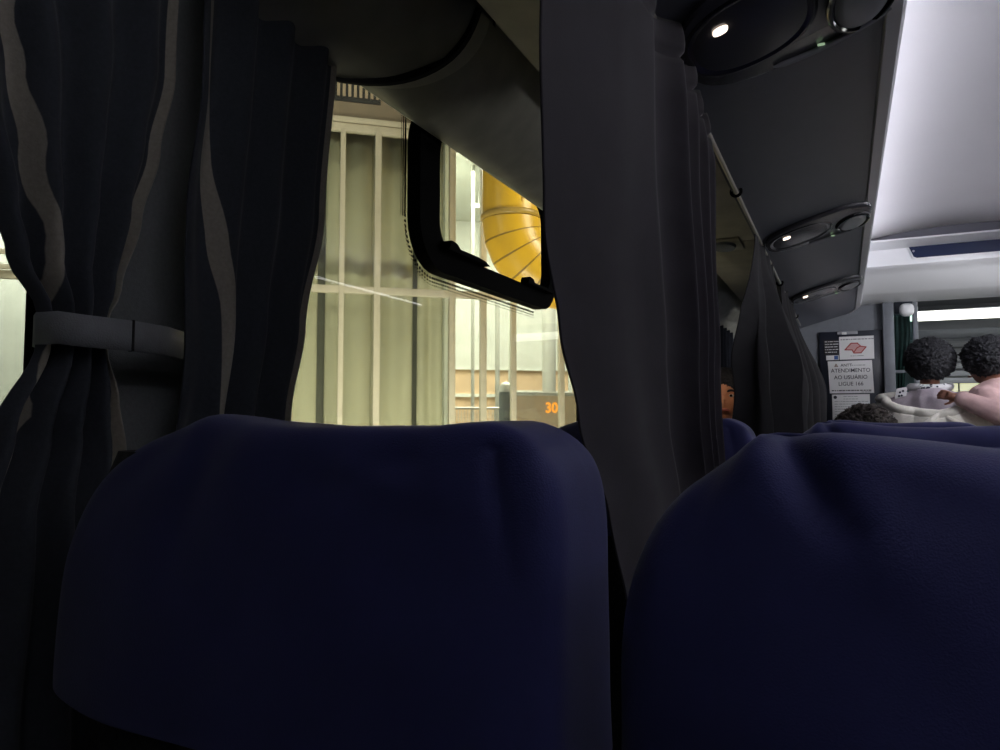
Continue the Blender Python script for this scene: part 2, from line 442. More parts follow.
# reading light consoles on the underside
def console():
    y = 1.235
    t = thing('reading_light_console', (-.06, y, .66), 'x', 'reading light', 'reading light consoles under the rack')
    K = .28
    def T(x, yy, d): return (x, yy, .640+K*(x+.17)-d)        # d: depth below the sloping underside
    def lozenge(cx, cy, hx, hy, e, d0, d1, inset, n=48, hollow=0):
        rows = []
        for (k, d) in ((0, d0), (0, lerp(d0, d1, .6)), (inset*.3, lerp(d0, d1, .9)), (inset, d1)):
            r = []
            for i in range(n):
                a = 2*PI*i/n; c, s_ = math.cos(a), math.sin(a)
                r.append(T(cx+(hx-k)*math.copysign(abs(c)**(2/e), c), cy+(hy-k)*math.copysign(abs(s_)**(2/e), s_), d))
            rows.append(r)
        if hollow:
            r = []
            for i in range(n):
                a = 2*PI*i/n; c, s_ = math.cos(a), math.sin(a)
                r.append(T(cx+(hx-inset-hollow)*math.copysign(abs(c)**(2/e), c), cy+(hy-inset-hollow)*math.copysign(abs(s_)**(2/e), s_), d1-.006))
            rows.append(r)
        return MB().grid(rows, closed=True, cap=True)
    lozenge(-.067, y, .172, .165, 2.7, -.002, .016, .014).build('housing', M['rack_gloss'], t, angle=35)
    lozenge(-.125, y-.012, .105, .118, 2.3, .014, .0185, .008, hollow=.02).build('light_dish', M['rack_dark'], t, angle=35)
    lozenge(.045, y+.045, .042, .085, 2.2, .014, .024, .014).build('air_nozzle', M['lens'], t, angle=35)
    r = [T(.045+.05*math.cos(a), y+.045+.094*math.sin(a), .018) for a in [2*PI*k/36 for k in range(37)]]
    MB().tube(r, .006, 8).build('nozzle_ring', M['rack_dark'], t)
    r = [T(lerp(-.10, .09, k/12), y+.150-.028*((k/12-.35)/.65)**2, .019) for k in range(13)]
    MB().tube(r, [.002]+[.006]*11+[.002], 8).build('rim', M['lens'], t)
    lozenge(-.165, y-.062, .012, .009, 2.2, .016, .022, .003, 16).build('lamp', M['spot'], t)
    wl_ = MB().box((-.39, y+.03, .645), (.13, .19, .012), .006)
    wl_.build('window_side_plate', M['beige_panel'], t)
    rows = []
    for (rx, ry, z) in ((.045, .07, .640), (.04, .064, .630), (.02, .03, .627)):
        rows.append([(-.39+rx*math.cos(2*PI*k/24), y+.03+ry*math.sin(2*PI*k/24), z) for k in range(24)])
    MB().grid(rows, closed=True, cap=True).build('window_side_lamp', M['lens'], t)
    MB().box(T(-.02, y+.135, .020), (.012, .004, .004), .001).build('indicator', M['green_led'], t)
    return t
c0 = console()
cons = [c0, copy_tree(c0, (.0, 1.50, 0)), copy_tree(c0, (0, 2.86, 0))]
for o, l in zip(cons, ('glossy black reading light console under the rack, nearest, at the top of the picture',
                       'glossy reading light console under the rack just past the second curtain peak',
                       'small far reading light console near the front end of the rack')):
    o['label'] = l

# curtain rod and its brackets
t = thing('curtain_rod', (-.24, 2.4, .60), 'thin pale metal curtain rod slung under the overhead rack', 'curtain rod')
MB().tube([(-.25, .25, .614), (-.25, 5.2, .614)], .0055, 10).build('rod', M['rod'], t)
for y in (.5, 2.02, 3.5, 4.7):
    b = MB().tube([(-.25+.013*math.cos(a), y, .614+.013*math.sin(a)) for a in [2*PI*k/16 for k in range(17)]], .0045, 8)
    b.box((-.25, y, .634), (.014, .012, .02), .003)
    b.build('bracket', M['black'], t)

# ------------------------------------------------------------------ ceiling header and bulkhead
hd = MB()
prof = [(4.53, 1.06, 0), (4.53, .990, 0), (4.455, .988, 0), (4.455, .979, 0), (4.60, .950, 0), (4.615, .86, 0), (4.64, .845, 0), (4.70, .842, 0), (4.72, .828, 0), (4.98, .765, 0), (5.0, .757, 0), (5.38, .752, 0), (5.38, 1.04, 0)]
rows = []
for i in range(21):
    x = lerp(-.72, 1.95, i/20); c = -.012*(1-((x-.61)/1.3)**2)
    r = []
    for k, (y, z, _) in enumerate(prof):
        dz = c if k in (1, 2, 3) else 0
        r.append((x, y, z+dz))
    rows.append(r)
struct('trim_9', MB().grid(rows, closed=True, cap=True), M['header'], angle=35)
# dark strip painting the shade of the crescent gap where ceiling meets header
struct('trim_10', MB().box((.61, 4.515, 1.01), (1.1, .02, .07)), M['gap_shade'], smooth=False)
# dark display
t = thing('information_display', (.72, 4.59, .86), 'dark blue blank display strip set in the white ceiling header', 'display')
pl = [(.345, .957), (.375, .885), (.39, .877), (1.05, .877), (1.065, .885), (1.095, .957), (1.08, .962), (.36, .962)]
fn = lambda u, v, d: (u, 4.612-(v-.86)*.13+d, v+.012)
MB().prism(pl, fn, -.014, .01).build('screen', M['display'], t, smooth=False)
pl2 = [(.335, .962), (.368, .878), (.388, .868), (1.052, .868), (1.072, .878), (1.105, .962), (1.08, .968), (.36, .968)]
MB().prism(pl2, fn, -.009, .012).build('bezel', M['header'], t, smooth=False)
MB().prism([(.374+.006*math.cos(a), .915+.006*math.sin(a)) for a in [k*PI/6 for k in range(12)]], fn, -.0165, -.012).build('sensor', M['ink_grey'], t, smooth=False)

# bulkhead
bk = MB()
bk.box((-.25, FRONT+.03, -.29), (1.0, .06, 1.72)); bk.box((-.25, FRONT+.03, .68), (1.0, .06, .22))
bk.box((1.66, FRONT+.03, -.08), (.66, .06, 2.2)); bk.box((.79, FRONT+.03, .91), (1.1, .06, .24))
struct('wall_front', bk, M['grey_frame'], smooth=False)
pn = MB().box((.052, FRONT-.012, .07), (.386, .02, 1.02), .006)
struct('trim_11', pn, M['front_dark'])
p = MB().box((.278, FRONT-.03, -.19), (.066, .07, 1.9), .008)
struct('trim_12', p, M['grey_frame'])
# glazed door leaf edge beside the post, with a slim frame
d = MB().box((.437, FRONT+.02, -.19), (.03, .05, 1.9), .005)
dr = struct('door_1', d, M['grey_frame'])
MB().box((.367, FRONT+.03, -.10), (.11, .006, 1.66)).build('door_glass', M['glass_front'], dr, smooth=False)
MB().box((.367, FRONT+.03, .30), (.11, .02, .02), .003).build('door_rail', M['grey_frame'], dr)
# round device above the door
t = thing('speaker_unit', (.40, FRONT-.02, .66), 'small rounded white device on the top of the front partition post', 'device')
MB().box((.385, FRONT-.07, .695), (.085, .07, .085), .032, seg=4).build('dome', M['header'], t)
MB().box((.37, FRONT-.02, .72), (.11, .05, .09), .012).build('mount', M['front_dark'], t)

# driver's cab beyond
struct('wall_cab', MB().box((.61, 7.6, -.08), (2.8, .06, 2.3)), M['cab_wall'], smooth=False)
struct('floor_2', MB().box((.61, 6.5, FLOOR-.03), (2.8, 2.2, .06)), M['floor'], smooth=False)
struct('ceiling_2', MB().box((.61, 6.5, 1.03), (2.8, 2.2, .04)), M['cab_wall'], smooth=False)
wc = MB().box((-.78, 6.5, -.08), (.06, 2.2, 2.2)).box((2.0, 6.5, -.08), (.06, 2.2, 2.2))
struct('wall_cab_sides', wc, M['cab_wall'], smooth=False)
t = thing('tube_light', (1.2, 6.6, .74), 'long bright white tube light in the front cab, above the two heads', 'lamp')
MB().tube([(.50, 6.6, .805), (1.9, 6.6, .795)], .040, 14).build('tube', M['tube'], t)
MB().box((1.23, 6.63, .83), (1.4, .10, .03), .006).build('batten', M['cab_wall'], t)
t = thing('roller_blind', (1.2, 6.9, .3), 'grey slatted roller blind behind the two standing heads', 'blind')
lv = MB()
for k in range(6): lv.box((1.3, 7.2, .62-.062*k), (1.5, .02, .05), .008)
lv.build('slat', M['cab_wall'], t)
MB().box((1.3, 7.2, .71), (1.52, .06, .08), .01).build('cassette', M['grey_frame'], t)
w = struct('window_5', MB().box((.93, 7.555, .21), (.34, .01, .22)), M['cab_light'], smooth=False)
MB().box((.93, 7.545, .21), (.34, .02, .012)).box((.93, 7.545, .21), (.012, .02, .22)).build('glazing_bar', M['grey_frame'], w, smooth=False)
rows = []
for i in range(21):
    u = i/20; r = []
    for z in [lerp(.72, -.6, k/10) for k in range(11)]:
        r.append((.33+.11*u-.05*sm(.6, .2, z)*u, 5.85+.012*math.sin(u*22), z))
    rows.append(r)
o = MB().grid(rows).build('cab_curtain', M['cab_curtain'], solid=.003); tag(o, 'dark green curtain hanging behind the narrow glass of the front partition', 'curtain')

# ------------------------------------------------------------------ notices
def text_mb(body, size, cx, cz, y, align='CENTER', bold=0, sx=1):
    cu = bpy.data.curves.new('txt', 'FONT'); cu.body = body; cu.size = size; cu.align_x = align; cu.align_y = 'CENTER'
    cu.extrude = .0004; cu.offset = bold; cu.resolution_u = 3
    ob = bpy.data.objects.new('txt', cu); COL.objects.link(ob)
    dg = bpy.context.evaluated_depsgraph_get(); me = bpy.data.meshes.new_from_object(ob.evaluated_get(dg))
    mb = MB(); mb.add([(cx+v.co.x*sx, y-v.co.z, cz+v.co.y) for v in me.vertices], [tuple(p.vertices) for p in me.polygons])
    bpy.data.objects.remove(ob); bpy.data.curves.remove(cu); bpy.data.meshes.remove(me)
    return mb
def sheet(mb, x0, x1, z0, z1, y, th=.002, skew=0):
    P = [(x0, z0), (x1, z0), (x1+skew, z1), (x0+skew, z1)]
    return mb.prism(P, lambda u, v, d: (u, d, v), y, y-th)
def dashes(mb, x0, x1, z, y, h=.004, seed=0, gap=.3):
    rnd = random.Random(seed); x = x0
    while x < x1:
        w = rnd.uniform(.006, .022); mb.box((min(x+w/2, x1), y-.0005, z), (w, .001, h)); x += w+rnd.uniform(.003, .006)
    return mb
YB = FRONT-.023
# emblem sheet
t = thing('paper_notice', (.087, YB, .387), 'white notice with red map outline emblem, topmost on the front panel', 'notice')
sheet(MB(), -.017, .192, .387, .542, YB).build('sheet', M['paper'], t, smooth=False)
def em(px, pz): return (-.017+(px-212)/(520-212)*.209, .542-(pz-100)/(300-100)*.155)
outl = [em(*q) for q in ((262, 216), (318, 160), (374, 160), (402, 188), (450, 196), (404, 246), (342, 246), (326, 218))]
inner = [em(*q) for q in ((402, 188), (372, 200), (340, 240))]
e1 = MB().prism(outl, lambda u, v, d: (u, d, v), YB-.0022, YB-.003); e1.build('emblem_fill', M['ink_pink'], t, smooth=False)
e2 = MB()
def stroke(mb, pts, closed, w, y):
    n = len(pts)
    for i in range(n if closed else n-1):
        a = Vector((pts[i][0], 0, pts[i][1])); b = Vector((pts[(i+1) % n][0], 0, pts[(i+1) % n][1])); dd = b-a
        mb.box(((a.x+b.x)/2, y, (a.z+b.z)/2), (dd.length+w*.8, .0012, w), rot=Matrix.Rotation(-math.atan2(dd.z, dd.x), 3, 'Y'))
stroke(e2, outl, True, .0065, YB-.0035); stroke(e2, inner, False, .006, YB-.0035)
e2.build('emblem_outline', M['ink_red'], t, smooth=False)
dashes(MB(), -.008, .185, .522, YB-.0022, .007, 3).build('small_print', M['ink_grey'], t, smooth=False)
dashes(MB(), .05, .12, .410, YB-.0022, .004, 4).build('small_print', M['ink_grey'], t, smooth=False)
# user service sheet
t = thing('paper_notice', (.04, YB, .157), 'white notice reading ATENDIMENTO AO USUÁRIO LIGUE 166 on the front panel', 'notice')
sheet(MB(), -.083, .185, .160, .378, YB, skew=-.008).build('sheet', M['paper'], t, smooth=False)
x = .047
for s, z, k in (('ATENDIMENTO', .312, 1.0), ('AO USUÁRIO', .266, 1.0), ('LIGUE 166', .222, 1.0)):
    text_mb(s, .0365, x, z, YB-.0028, bold=.0002, sx=.93).build('lettering', M['ink'], t, smooth=False)
text_mb('ANTT', .026, -.012, .348, YB-.0028, 'LEFT', .0004).build('lettering', M['ink'], t, smooth=False)
lg = MB().prism([(-.052, .339), (-.027, .339), (-.040, .362)], lambda u, v, d: (u, d, v), YB-.0022, YB-.003)
lg.build('logo', M['ink_brown'], t, smooth=False)
MB().prism([(-.044, .343), (-.035, .343), (-.040, .351)], lambda u, v, d: (u, d, v), YB-.0028, YB-.0034).build('logo', M['paper'], t, smooth=False)
dd = dashes(MB(), .055, .14, .347, YB-.0022, .005, 8)
dd.build('small_print', M['ink_grey'], t, smooth=False)
dashes(MB(), .11, .172, .167, YB-.0022, .003, 10).build('small_print', M['ink'], t, smooth=False)
dd = dashes(MB(), -.07, .172, .178, YB-.0022, .007, 9)
dd.build('small_print', M['ink'], t, smooth=False)
# lower sheet
t = thing('paper_notice', (.04, YB, -.08), 'white notice of small print, lowest on the front panel above a grey-haired head', 'notice')
sheet(MB(), -.070, .158, -.10, .152, YB).build('sheet', M['paper'], t, smooth=False)
dd = MB()
for k in range(9): dashes(dd, (.0 if k < 2 else -.055), (.09 if k < 2 else .145), .138-.017*k, YB-.0022, .0035, 20+k)
dd.build('small_print', M['ink_grey'], t, smooth=False)
MB().prism([(-.05+.011*math.cos(a), .133+.011*math.sin(a)) for a in [k*PI/8 for k in range(16)]], lambda u, v, d: (u, d, v), YB-.0022, YB-.003).build('logo', M['ink'], t, smooth=False)
MB().box((.02, YB-.002, .02), (.02, .001, .022)).box((.05, YB-.002, .02), (.02, .001, .022)).build('logo', M['ink_brown'], t, smooth=False)
# dark notice, upper left
t = thing('dark_notice', (-.07, YB, .41), 'small black notice with white lines, left of the emblem sheet', 'notice')
sheet(MB(), -.112, -.022, .425, .525, YB).build('sheet', M['black_sign'], t, smooth=False)
dd = MB()
for k in range(5): dashes(dd, -.105, -.03, .512-.018*k, YB-.0022, .0045, 40+k)
dd.build('small_print', M['paper'], t, smooth=False)
t = thing('sticker', (-.06, YB, .38), 'little white and blue sticker between the black notice and the large white one', 'sticker')
sheet(MB(), -.10, -.022, .386, .418, YB).build('sheet', M['paper'], t, smooth=False)
MB().box((-.038, YB-.002, .402), (.024, .001, .026)).build('blue_mark', mat('blue_ink', (.05, .12, .35), .5), t, smooth=False)
t = thing('clip_holder', (.03, YB, .55), 'pale plastic holder above the emblem notice on the front panel', 'holder')
MB().box((.035, YB-.006, .567), (.125, .014, .022), .003).build('body', M['lens'], t)
MB().box((.015, YB-.016, .563), (.03, .008, .016), .002).build('clip', M['paper'], t)

# ------------------------------------------------------------------ seats
def cover(cx, hx, cy, hy, zb, ztop, e_l, e_r, top_tab, folds, seed, name, parent, drop_l=0):
    """fabric sleeve pulled over the top of a seat back"""
    N = 60; bm = bmesh.new(); cache = {}
    def vert(p):
        k = tuple(round(c, 5) for c in p)
        if k in cache: return cache[k]
        x, y, z = p
        e = lerp(e_l, e_r, sm(-.3, .3, x)); ey = 3.0
        if z > 0: nrm = (abs(x)**e+abs(y)**e+abs(z)**e)**(1/e)
        else: nrm = (abs(x)**e+abs(y)**e)**(1/e)
        qx, qy = x/nrm, y/nrm; qz = z/nrm if z > 0 else z*.06
        X = cx+hx*qx; Z = zb+(ztop-zb)*qz if z > 0 else zb+qz*.15
        Y = cy+hy*qy*(1.0-.25*max(0, qz))+.05*qz*0
        wt = sm(.1, 1, qz)
        Z += interp(top_tab, X)*wt
        # soft bulge in the middle, slack towards the hem
        if y < 0: Y -= .012*(1-qx*qx)*(1-abs(qz-.35))
        Z += .0
        nx = noise.noise(Vector((X*9+seed, Z*9, y*2)))
        Y += .0035*nx*(-1 if y > 0 else 1); X += .002*noise.noise(Vector((Z*14, seed, X*8)))
        for (x0, z0, x1, z1, w, dp) in folds:
            if y > .2: break
            ax, az = x1-x0, z1-z0; L = ax*ax+az*az
            tt = max(0, min(1, ((X-x0)*ax+(Z-z0)*az)/L)); d2 = (X-x0-ax*tt)**2+(Z-z0-az*tt)**2
            fall = math.exp(-d2/(w*w))*(1-.75*tt)
            Y += dp*fall; Z -= abs(dp)*.15*fall*(1 if dp > 0 else -1)
        v = bm.verts.new((X, Y, Z)); cache[k] = v; return v
    def face(fn):
        for i in range(N):
            for j in range(N):
                a, b = -1+2*i/N, -1+2*(i+1)/N; c, d = -1+2*j/N, -1+2*(j+1)/N
                q = [vert(fn(a, c)), vert(fn(b, c)), vert(fn(b, d)), vert(fn(a, d))]
                if len(set(q)) == 4: bm.faces.new(q)
    face(lambda a, b: (a, -1, b)); face(lambda a, b: (a, 1, b)); face(lambda a, b: (-1, a, b)); face(lambda a, b: (1, a, b)); face(lambda a, b: (a, b, 1))
    bm.verts.index_update()
    mb = MB(); mb.addbm(bm)
    return mb.build(name, M['cover'], parent, angle=180, solid=.004)

def seat(kind, label):
    if kind == 'window': cx, hx = -.395, .243
    else: cx, hx = .138, .262
    t = thing('bus_seat', (cx, .60, FLOOR), label, 'seat', 'navy covered bus seats')
    if kind == 'window':
        cover(cx, hx, .45, .068, -.222, -.006, 3.0, 10, [(-.66, 0), (-.52, .002), (-.47, .009), (-.42, .001), (-.36, -.003), (-.25, -.002), (-.2, .004), (-.17, .0), (-.1, 0)],
              [(-.195, -.02, -.178, -.10, .004, .006), (-.26, -.03, -.34, -.05, .012, .004), (-.30, -.035, -.19, -.06, .010, -.004), (-.17, -.02, -.158, -.10, .012, -.004), (-.5, -.02, -.60, -.10, .02, .005), (-.44, -.02, -.46, -.14, .03, .004)], 3.1, 'headrest_cover', t)
    else:
        cover(cx, hx, .45, .068, -.235, -.010, 4.2, 4.2, [(-.12, .0), (-.075, .001), (-.055, .005), (-.042, .011), (-.02, .005), (.02, -.001), (.07, -.008), (.15, -.010), (.26, -.004), (.32, .004), (.4, 0)],
              [(-.045, .0, -.10, -.09, .010, -.014), (-.058, -.014, -.088, -.075, .009, .018), (-.032, -.006, -.004, -.055, .010, .024), (-.035, .0, .07, -.035, .010, -.006), (-.02, -.02, .05, -.10, .02, -.005), (.30, -.01, .36, -.1, .014, .006), (.1, -.02, .2, -.05, .02, .005)], 8.7, 'headrest_cover', t)
    # reclined upholstered back below the cover
    rows = []
    for k in range(15):
        u = k/14; z = lerp(-.03, -.72, u); hw = hx-.016-.01*u; yy = lerp(.452, .52, u)
        r = []
        for i in range(28):
            a = 2*PI*i/28; c, s = math.cos(a), math.sin(a)
            w_ = .055+.02*math.sin(u*PI)
            sc = 1-.4*(1-sm(0, .12, u))
            r.append((cx+hw*math.copysign(abs(c)**.45, c)*(1-.15*(1-sm(0, .12, u))), yy+w_*sc*math.copysign(abs(s)**.55, s), z-.02*0))
        rows.append(r)
    MB().grid(rows, closed=True, cap=True).build('backrest', M['seat_cloth'], t, angle=50)
    MB().box((cx, .78, -.72), (hx*2-.05, .50, .13), .04, seg=4).build('seat_cushion', M['seat_cloth'], t)
    for s in (-1, 1):
        a = MB().tube([(cx+s*(hx-.02), .54, -.47), (cx+s*(hx-.02), .70, -.455), (cx+s*(hx-.02), .88, -.46)], [.016, .022, .018], 12)
        a.build('armrest', M['seat_plastic'], t)
        l = MB().box((cx+s*.15, .78, -.965), (.05, .34, .37), .012); l.build('leg', M['seat_plastic'], t)
    MB().box((cx, .78, -.80), (.40, .44, .05), .01).build('seat_frame', M['seat_plastic'], t)
    return t
sw = seat('window', 'navy covered window seat, large at the lower left of the picture')
sa = seat('aisle', 'navy covered aisle seat, large at the lower right of the picture')
o = copy_tree(sw, (0, 1.0, 0)); o['label'] = 'second navy window seat, a sliver seen over the lower left seat beside the curtain'
o = copy_tree(sa, (0, 1.0, 0)); o['label'] = 'second navy aisle seat, its top showing over the lower right seat'
o = copy_tree(sw, (0, 2.0, 0)); o['label'] = 'third navy window seat, in front of the person peeking between the curtains'
o = copy_tree(sa, (0, 2.0, 0)); o['label'] = 'third navy aisle seat, that of the grey-haired passenger'

# ------------------------------------------------------------------ curtains
def cloth(name, fn, ns, nt, mats, mi, label, cat='curtain', group=None, solid=.0022, stripe=None):
    rows = [[fn(i/ns, k/nt) for i in range(ns+1)] for k in range(nt+1)]
    o = MB().grid(rows, mi=(lambda r, c: mi((c+.5)/ns, (r+.5)/nt)) if mi else 0).build(name, mats, solid=solid, angle=180)
    if stripe:
        at = o.data.attributes.new('stripe', 'FLOAT', 'POINT')
        at.data.foreach_set('value', [stripe(i/ns, k/nt) for k in range(nt+1) for i in range(ns+1)])
    return tag(o, label, cat, group)
# nearest window curtain, gathered in a tieback
def c1(s, t):
    z = lerp(.605, -1.0, t)
    yl = sinterp([(-1.0, .33), (-.55, .345), (-.3, .352), (-.1, .372), (-.01, .394), (.07, .428), (.10, .428), (.15, .398), (.20, .382), (.3, .357), (.45, .322), (.6, .29)], z)
    yr = sinterp([(-1.0, .545), (-.5, .540), (-.2, .532), (-.04, .524), (.02, .514), (.07, .501), (.10, .501), (.135, .516), (.217, .538), (.30, .558), (.40, .578), (.6, .585)], z)
    y = lerp(yl, yr, s)
    g = math.exp(-((z-.085)/.06)**2)
    amp = lerp(.013, .009, g)
    ph = s*(4.0 if z > .085 else 4.0)*2*PI
    x = -.696+amp*math.sin(ph+.9*noise.noise(Vector((s*2, t*4, 1))))+.004*noise.noise(Vector((s*6, z*5, 4)))
    x += .012*math.sin(PI*s)*(1 if z > .0 else .6)
    return (x, y, z)
def c1m(s, t):
    x, y, z = c1(s, t); yr = c1(1, t)[1]
    ca = sinterp([(.10, .438), (.16, .433), (.252, .414), (.331, .399), (.383, .388), (.6, .345)], z)
    cb = sinterp([(-.6, .36), (-.3, .375), (-.057, .401), (.016, .422), (.085, .438)], z)
    k = sm(.075, .095, z)
    c = lerp(cb, ca, k); h = lerp(.004, lerp(.004, .0068, sm(.10, .3, z)), k)
    e = lerp(lerp(.019, .008, sm(0, .07, z)), .0085, k)
    return max(h-abs(y-c), y-(yr-e))
cloth('window_curtain', c1, 240, 130, M['curtain_striped'], None, 'navy window curtain with pale stripes at far left, gathered in a grey tieback', group='window curtains', stripe=c1m)
t = thing('curtain_tieback', (-.69, .5, .07), 'flat grey strap holding the far left curtain to the window pillar', 'tieback')
fr = [(-.728, .462), (-.718, .440), (-.695, .428), (-.668, .431), (-.656, .450), (-.652, .50), (-.664, .55), (-.690, .594), (-.706, .606)]
rows = []
for z in (.067, .098):
    rows.append([(x, y, z+(.002 if y < .45 else 0)) for x, y in fr])
MB().grid(rows).build('strap', M['tie'], t, solid=.0035)
MB().box((-.6525, .497, .0825), (.006, .0022, .032)).build('stitching', M['dark_line'], t, smooth=False)
MB().box((-.704, .604, .0825), (.010, .026, .030), .003).build('anchor', M['tie'], t)

# second window curtain, straight
def c2(s, t):
    z = lerp(.605, -1.0, t)
    yl = sinterp([(-1, .565), (-.1, .568), (.1, .582), (.25, .582), (.4, .598), (.6, .602)], z)
    yr = sinterp([(-1, .77), (-.0, .780), (.13, .808), (.3, .843), (.6, .872)], z)
    y = lerp(yl, yr, s**.92)
    x = -.690+.013*math.sin(s*3.7*2*PI-4.6+.4*noise.noise(Vector((s*3, t*3, 9))))+.005*noise.noise(Vector((s*7, z*4, 2)))
    x += .018*math.exp(-((s-.14)/.12)**2)*math.exp(-((z-.06)/.10)**2)
    return (x, y, z)
def c2m(s, t):
    x, y, z = c2(s, t)
    c = sinterp([(-.2, .638), (.008, .642), (.13, .646), (.214, .638), (.319, .628), (.45, .622), (.6, .618)], z)
    return max(.0095-abs(y-c), y-(c2(1, t)[1]-.0065))
cloth('window_curtain', c2, 240, 110, M['curtain_striped'], None, 'navy window curtain with pale stripes at the left edge of the wide window', group='window curtains', stripe=c2m)
# far closed window curtain near the front
def c3(s, t):
    z = lerp(.575, -1.0, t); return (-.69+.02*math.sin(s*9*2*PI), lerp(3.92, 5.20, s), z)
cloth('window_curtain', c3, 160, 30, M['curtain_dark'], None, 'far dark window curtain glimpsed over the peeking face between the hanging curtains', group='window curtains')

# divider curtains hung from the rod between the seats
def d1(s, t):
    z = lerp(.622, -.95, t)
    y0 = sinterp([(-1, .90), (-.25, .86), (-.115, .82), (0, .745), (.09, .70), (.2, .66), (.39, .632), (.62, .62)], z)
    y1 = sinterp([(-1, 1.12), (-.3, 1.20), (-.04, 1.29), (.2, 1.335), (.47, 1.38), (.62, 1.47)], z)
    x0 = sinterp([(-1, -.20), (-.3, -.24), (.0, -.262), (.3, -.262), (.62, -.260)], z)
    x1 = sinterp([(-1, -.16), (-.2, -.185), (.1, -.203), (.47, -.219), (.62, -.245)], z)
    y = lerp(y0, y1, s); x = lerp(x0, x1, s)
    # one broad smooth face, then tight pleats towards the front
    env = lerp(.30, 1, sm(.3, .6, s))
    ph = 2*PI*(.75*s+6.2*max(0, s-.42)**1.15)
    x += .017*env*math.sin(ph+.5*noise.noise(Vector((s*2, t*2, 5))))+.016*math.sin(PI*s)**2
    x += .010*(noise.noise(Vector((s*4, z*3, 6))))
    y += .012*math.cos(ph)*env
    if z > .558: x += .005*math.sin(PI*(z-.558)/.065)
    if abs(z-.558) < .008: x -= .006
    return (x, y, z)
DVM = [M['divider'], M['dark_line']]
cloth('divider_curtain', d1, 260, 150, DVM, lambda s, t: 1 if abs(lerp(.622, -.95, t)-.558) < .003 else 0, 'dark grey privacy curtain hanging between the two nearest seats, in the middle of the picture', group='privacy curtains')
def d2(s, t):
    z = lerp(.622, -.9, t)
    fl = sm(.622, .1, z)
    xa = interp([(0, -.305), (.42, -.135), (1, -.150)], s); ya = interp([(0, 2.25), (.42, 2.32), (1, 3.05)], s)
    x = lerp(lerp(-.252, -.248, s), xa, fl); y = lerp(lerp(2.50, 3.06, s), ya, fl)
    a = lerp(.012, .045, fl); ph = 2*PI*3.1*s
    q_ = a*math.sin(ph+.6*noise.noise(Vector((s*2, t*3, 15)))); x += q_*(.3 if s < .3 else .6); y += q_*.5*(1-s)
    x += .02*fl*noise.noise(Vector((s*3, z*6, 3)))
    return (x, y, z)
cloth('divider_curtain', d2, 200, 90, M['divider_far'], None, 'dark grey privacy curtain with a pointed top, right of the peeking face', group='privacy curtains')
def d3(s, t):
    z = lerp(.622, -.9, t)
    fl = sm(.622, .1, z)
    y0 = lerp(3.55, 3.45, fl); y1 = lerp(4.45, 4.35, fl)
    x0 = lerp(-.25, -.20, fl); x1 = lerp(-.248, -.105, fl)
    y = lerp(y0, y1, s); x = lerp(x0, x1, s)
    a = lerp(.012, .04, fl); ph = 2*PI*4.1*s
    x += a*math.sin(ph+.6*noise.noise(Vector((s*2, t*3, 25))))
    return (x, y, z)
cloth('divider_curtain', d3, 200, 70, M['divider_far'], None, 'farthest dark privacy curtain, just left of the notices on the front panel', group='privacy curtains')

# ------------------------------------------------------------------ people
def remesh(mb, voxel, smooth=4):
    me = bpy.data.meshes.new('tmp'); me.from_pydata(mb.v, [], mb.f); clean(me)
    ob = bpy.data.objects.new('tmp', me); COL.objects.link(ob)
    m1 = ob.modifiers.new('r', 'REMESH'); m1.mode = 'VOXEL'; m1.voxel_size = voxel
    m2 = ob.modifiers.new('s', 'SMOOTH'); m2.factor = .5; m2.iterations = smooth
    dg = bpy.context.evaluated_depsgraph_get(); ev = ob.evaluated_get(dg); m = ev.to_mesh()
    r = MB(); r.add([v.co[:] for v in m.vertices], [tuple(p.vertices) for p in m.polygons])
    ev.to_mesh_clear(); bpy.data.objects.remove(ob); bpy.data.meshes.remove(me)
    return r
def limb(mb, pts, rs, n=14):
    """tapered chain with round joints, to be fused by remesh"""
    for (a, b), (ra, rb) in zip(zip(pts, pts[1:]), zip(rs, rs[1:])):
        mb.tube([a, b], [ra, rb], n)
    for p, r in zip(pts, rs): mb.sphere(p, r, n, 8)
    return mb
def head(mb, c, yaw, r=.098, tilt=0):
    """head with brow, nose, lips, chin and ears; yaw 0 faces the rear (-Y)"""
    R = Matrix.Rotation(yaw, 4, 'Z') @ Matrix.Rotation(tilt, 4, 'X')
    bm = bmesh.new(); bmesh.ops.create_uvsphere(bm, u_segments=40, v_segments=28, radius=1)
    k = r/.098
    for v in bm.verts:
        x, y, z = v.co
        w = .072 if z > -.1 else lerp(.072, .050, min(1, (-z-.1)/.7))
        X = x*w; Y = y*.094; Z = z*.112
        if y < 0:
            f = -y
            Y += .012*(1-sm(-.6, -.2, z))*f*.3
            g = lambda cx, cz, sx, sz: math.exp(-((x*w-cx)/sx)**2-((Z-cz)/sz)**2)
            Y -= .022*g(0, -.022, .011, .020)*f           # nose
            Y -= .008*g(0, .0, .008, .03)*f
            Y += .010*g(.030, .008, .016, .012)*f+.010*g(-.030, .008, .016, .012)*f   # eye sockets
            Y -= .006*g(.03, .030, .025, .010)*f+.006*g(-.03, .030, .025, .010)*f     # brow
            Y -= .008*g(0, -.058, .020, .008)*f           # lips
            Y -= .008*g(0, -.090, .020, .016)*f           # chin
            Y -= .004*g(.04, -.03, .02, .02)*f+.004*g(-.04, -.03, .02, .02)*f
        v.co = R @ Vector((X*k, Y*k, Z*k))+Vector(c)
    mb.addbm(bm)
    for s in (-1, 1):
        p = R @ Vector((s*.074*k, .010*k, -.005*k))+Vector(c)
        mb.sphere(p, (.012*k, .018*k, .030*k), 10, 8)
    return R, k
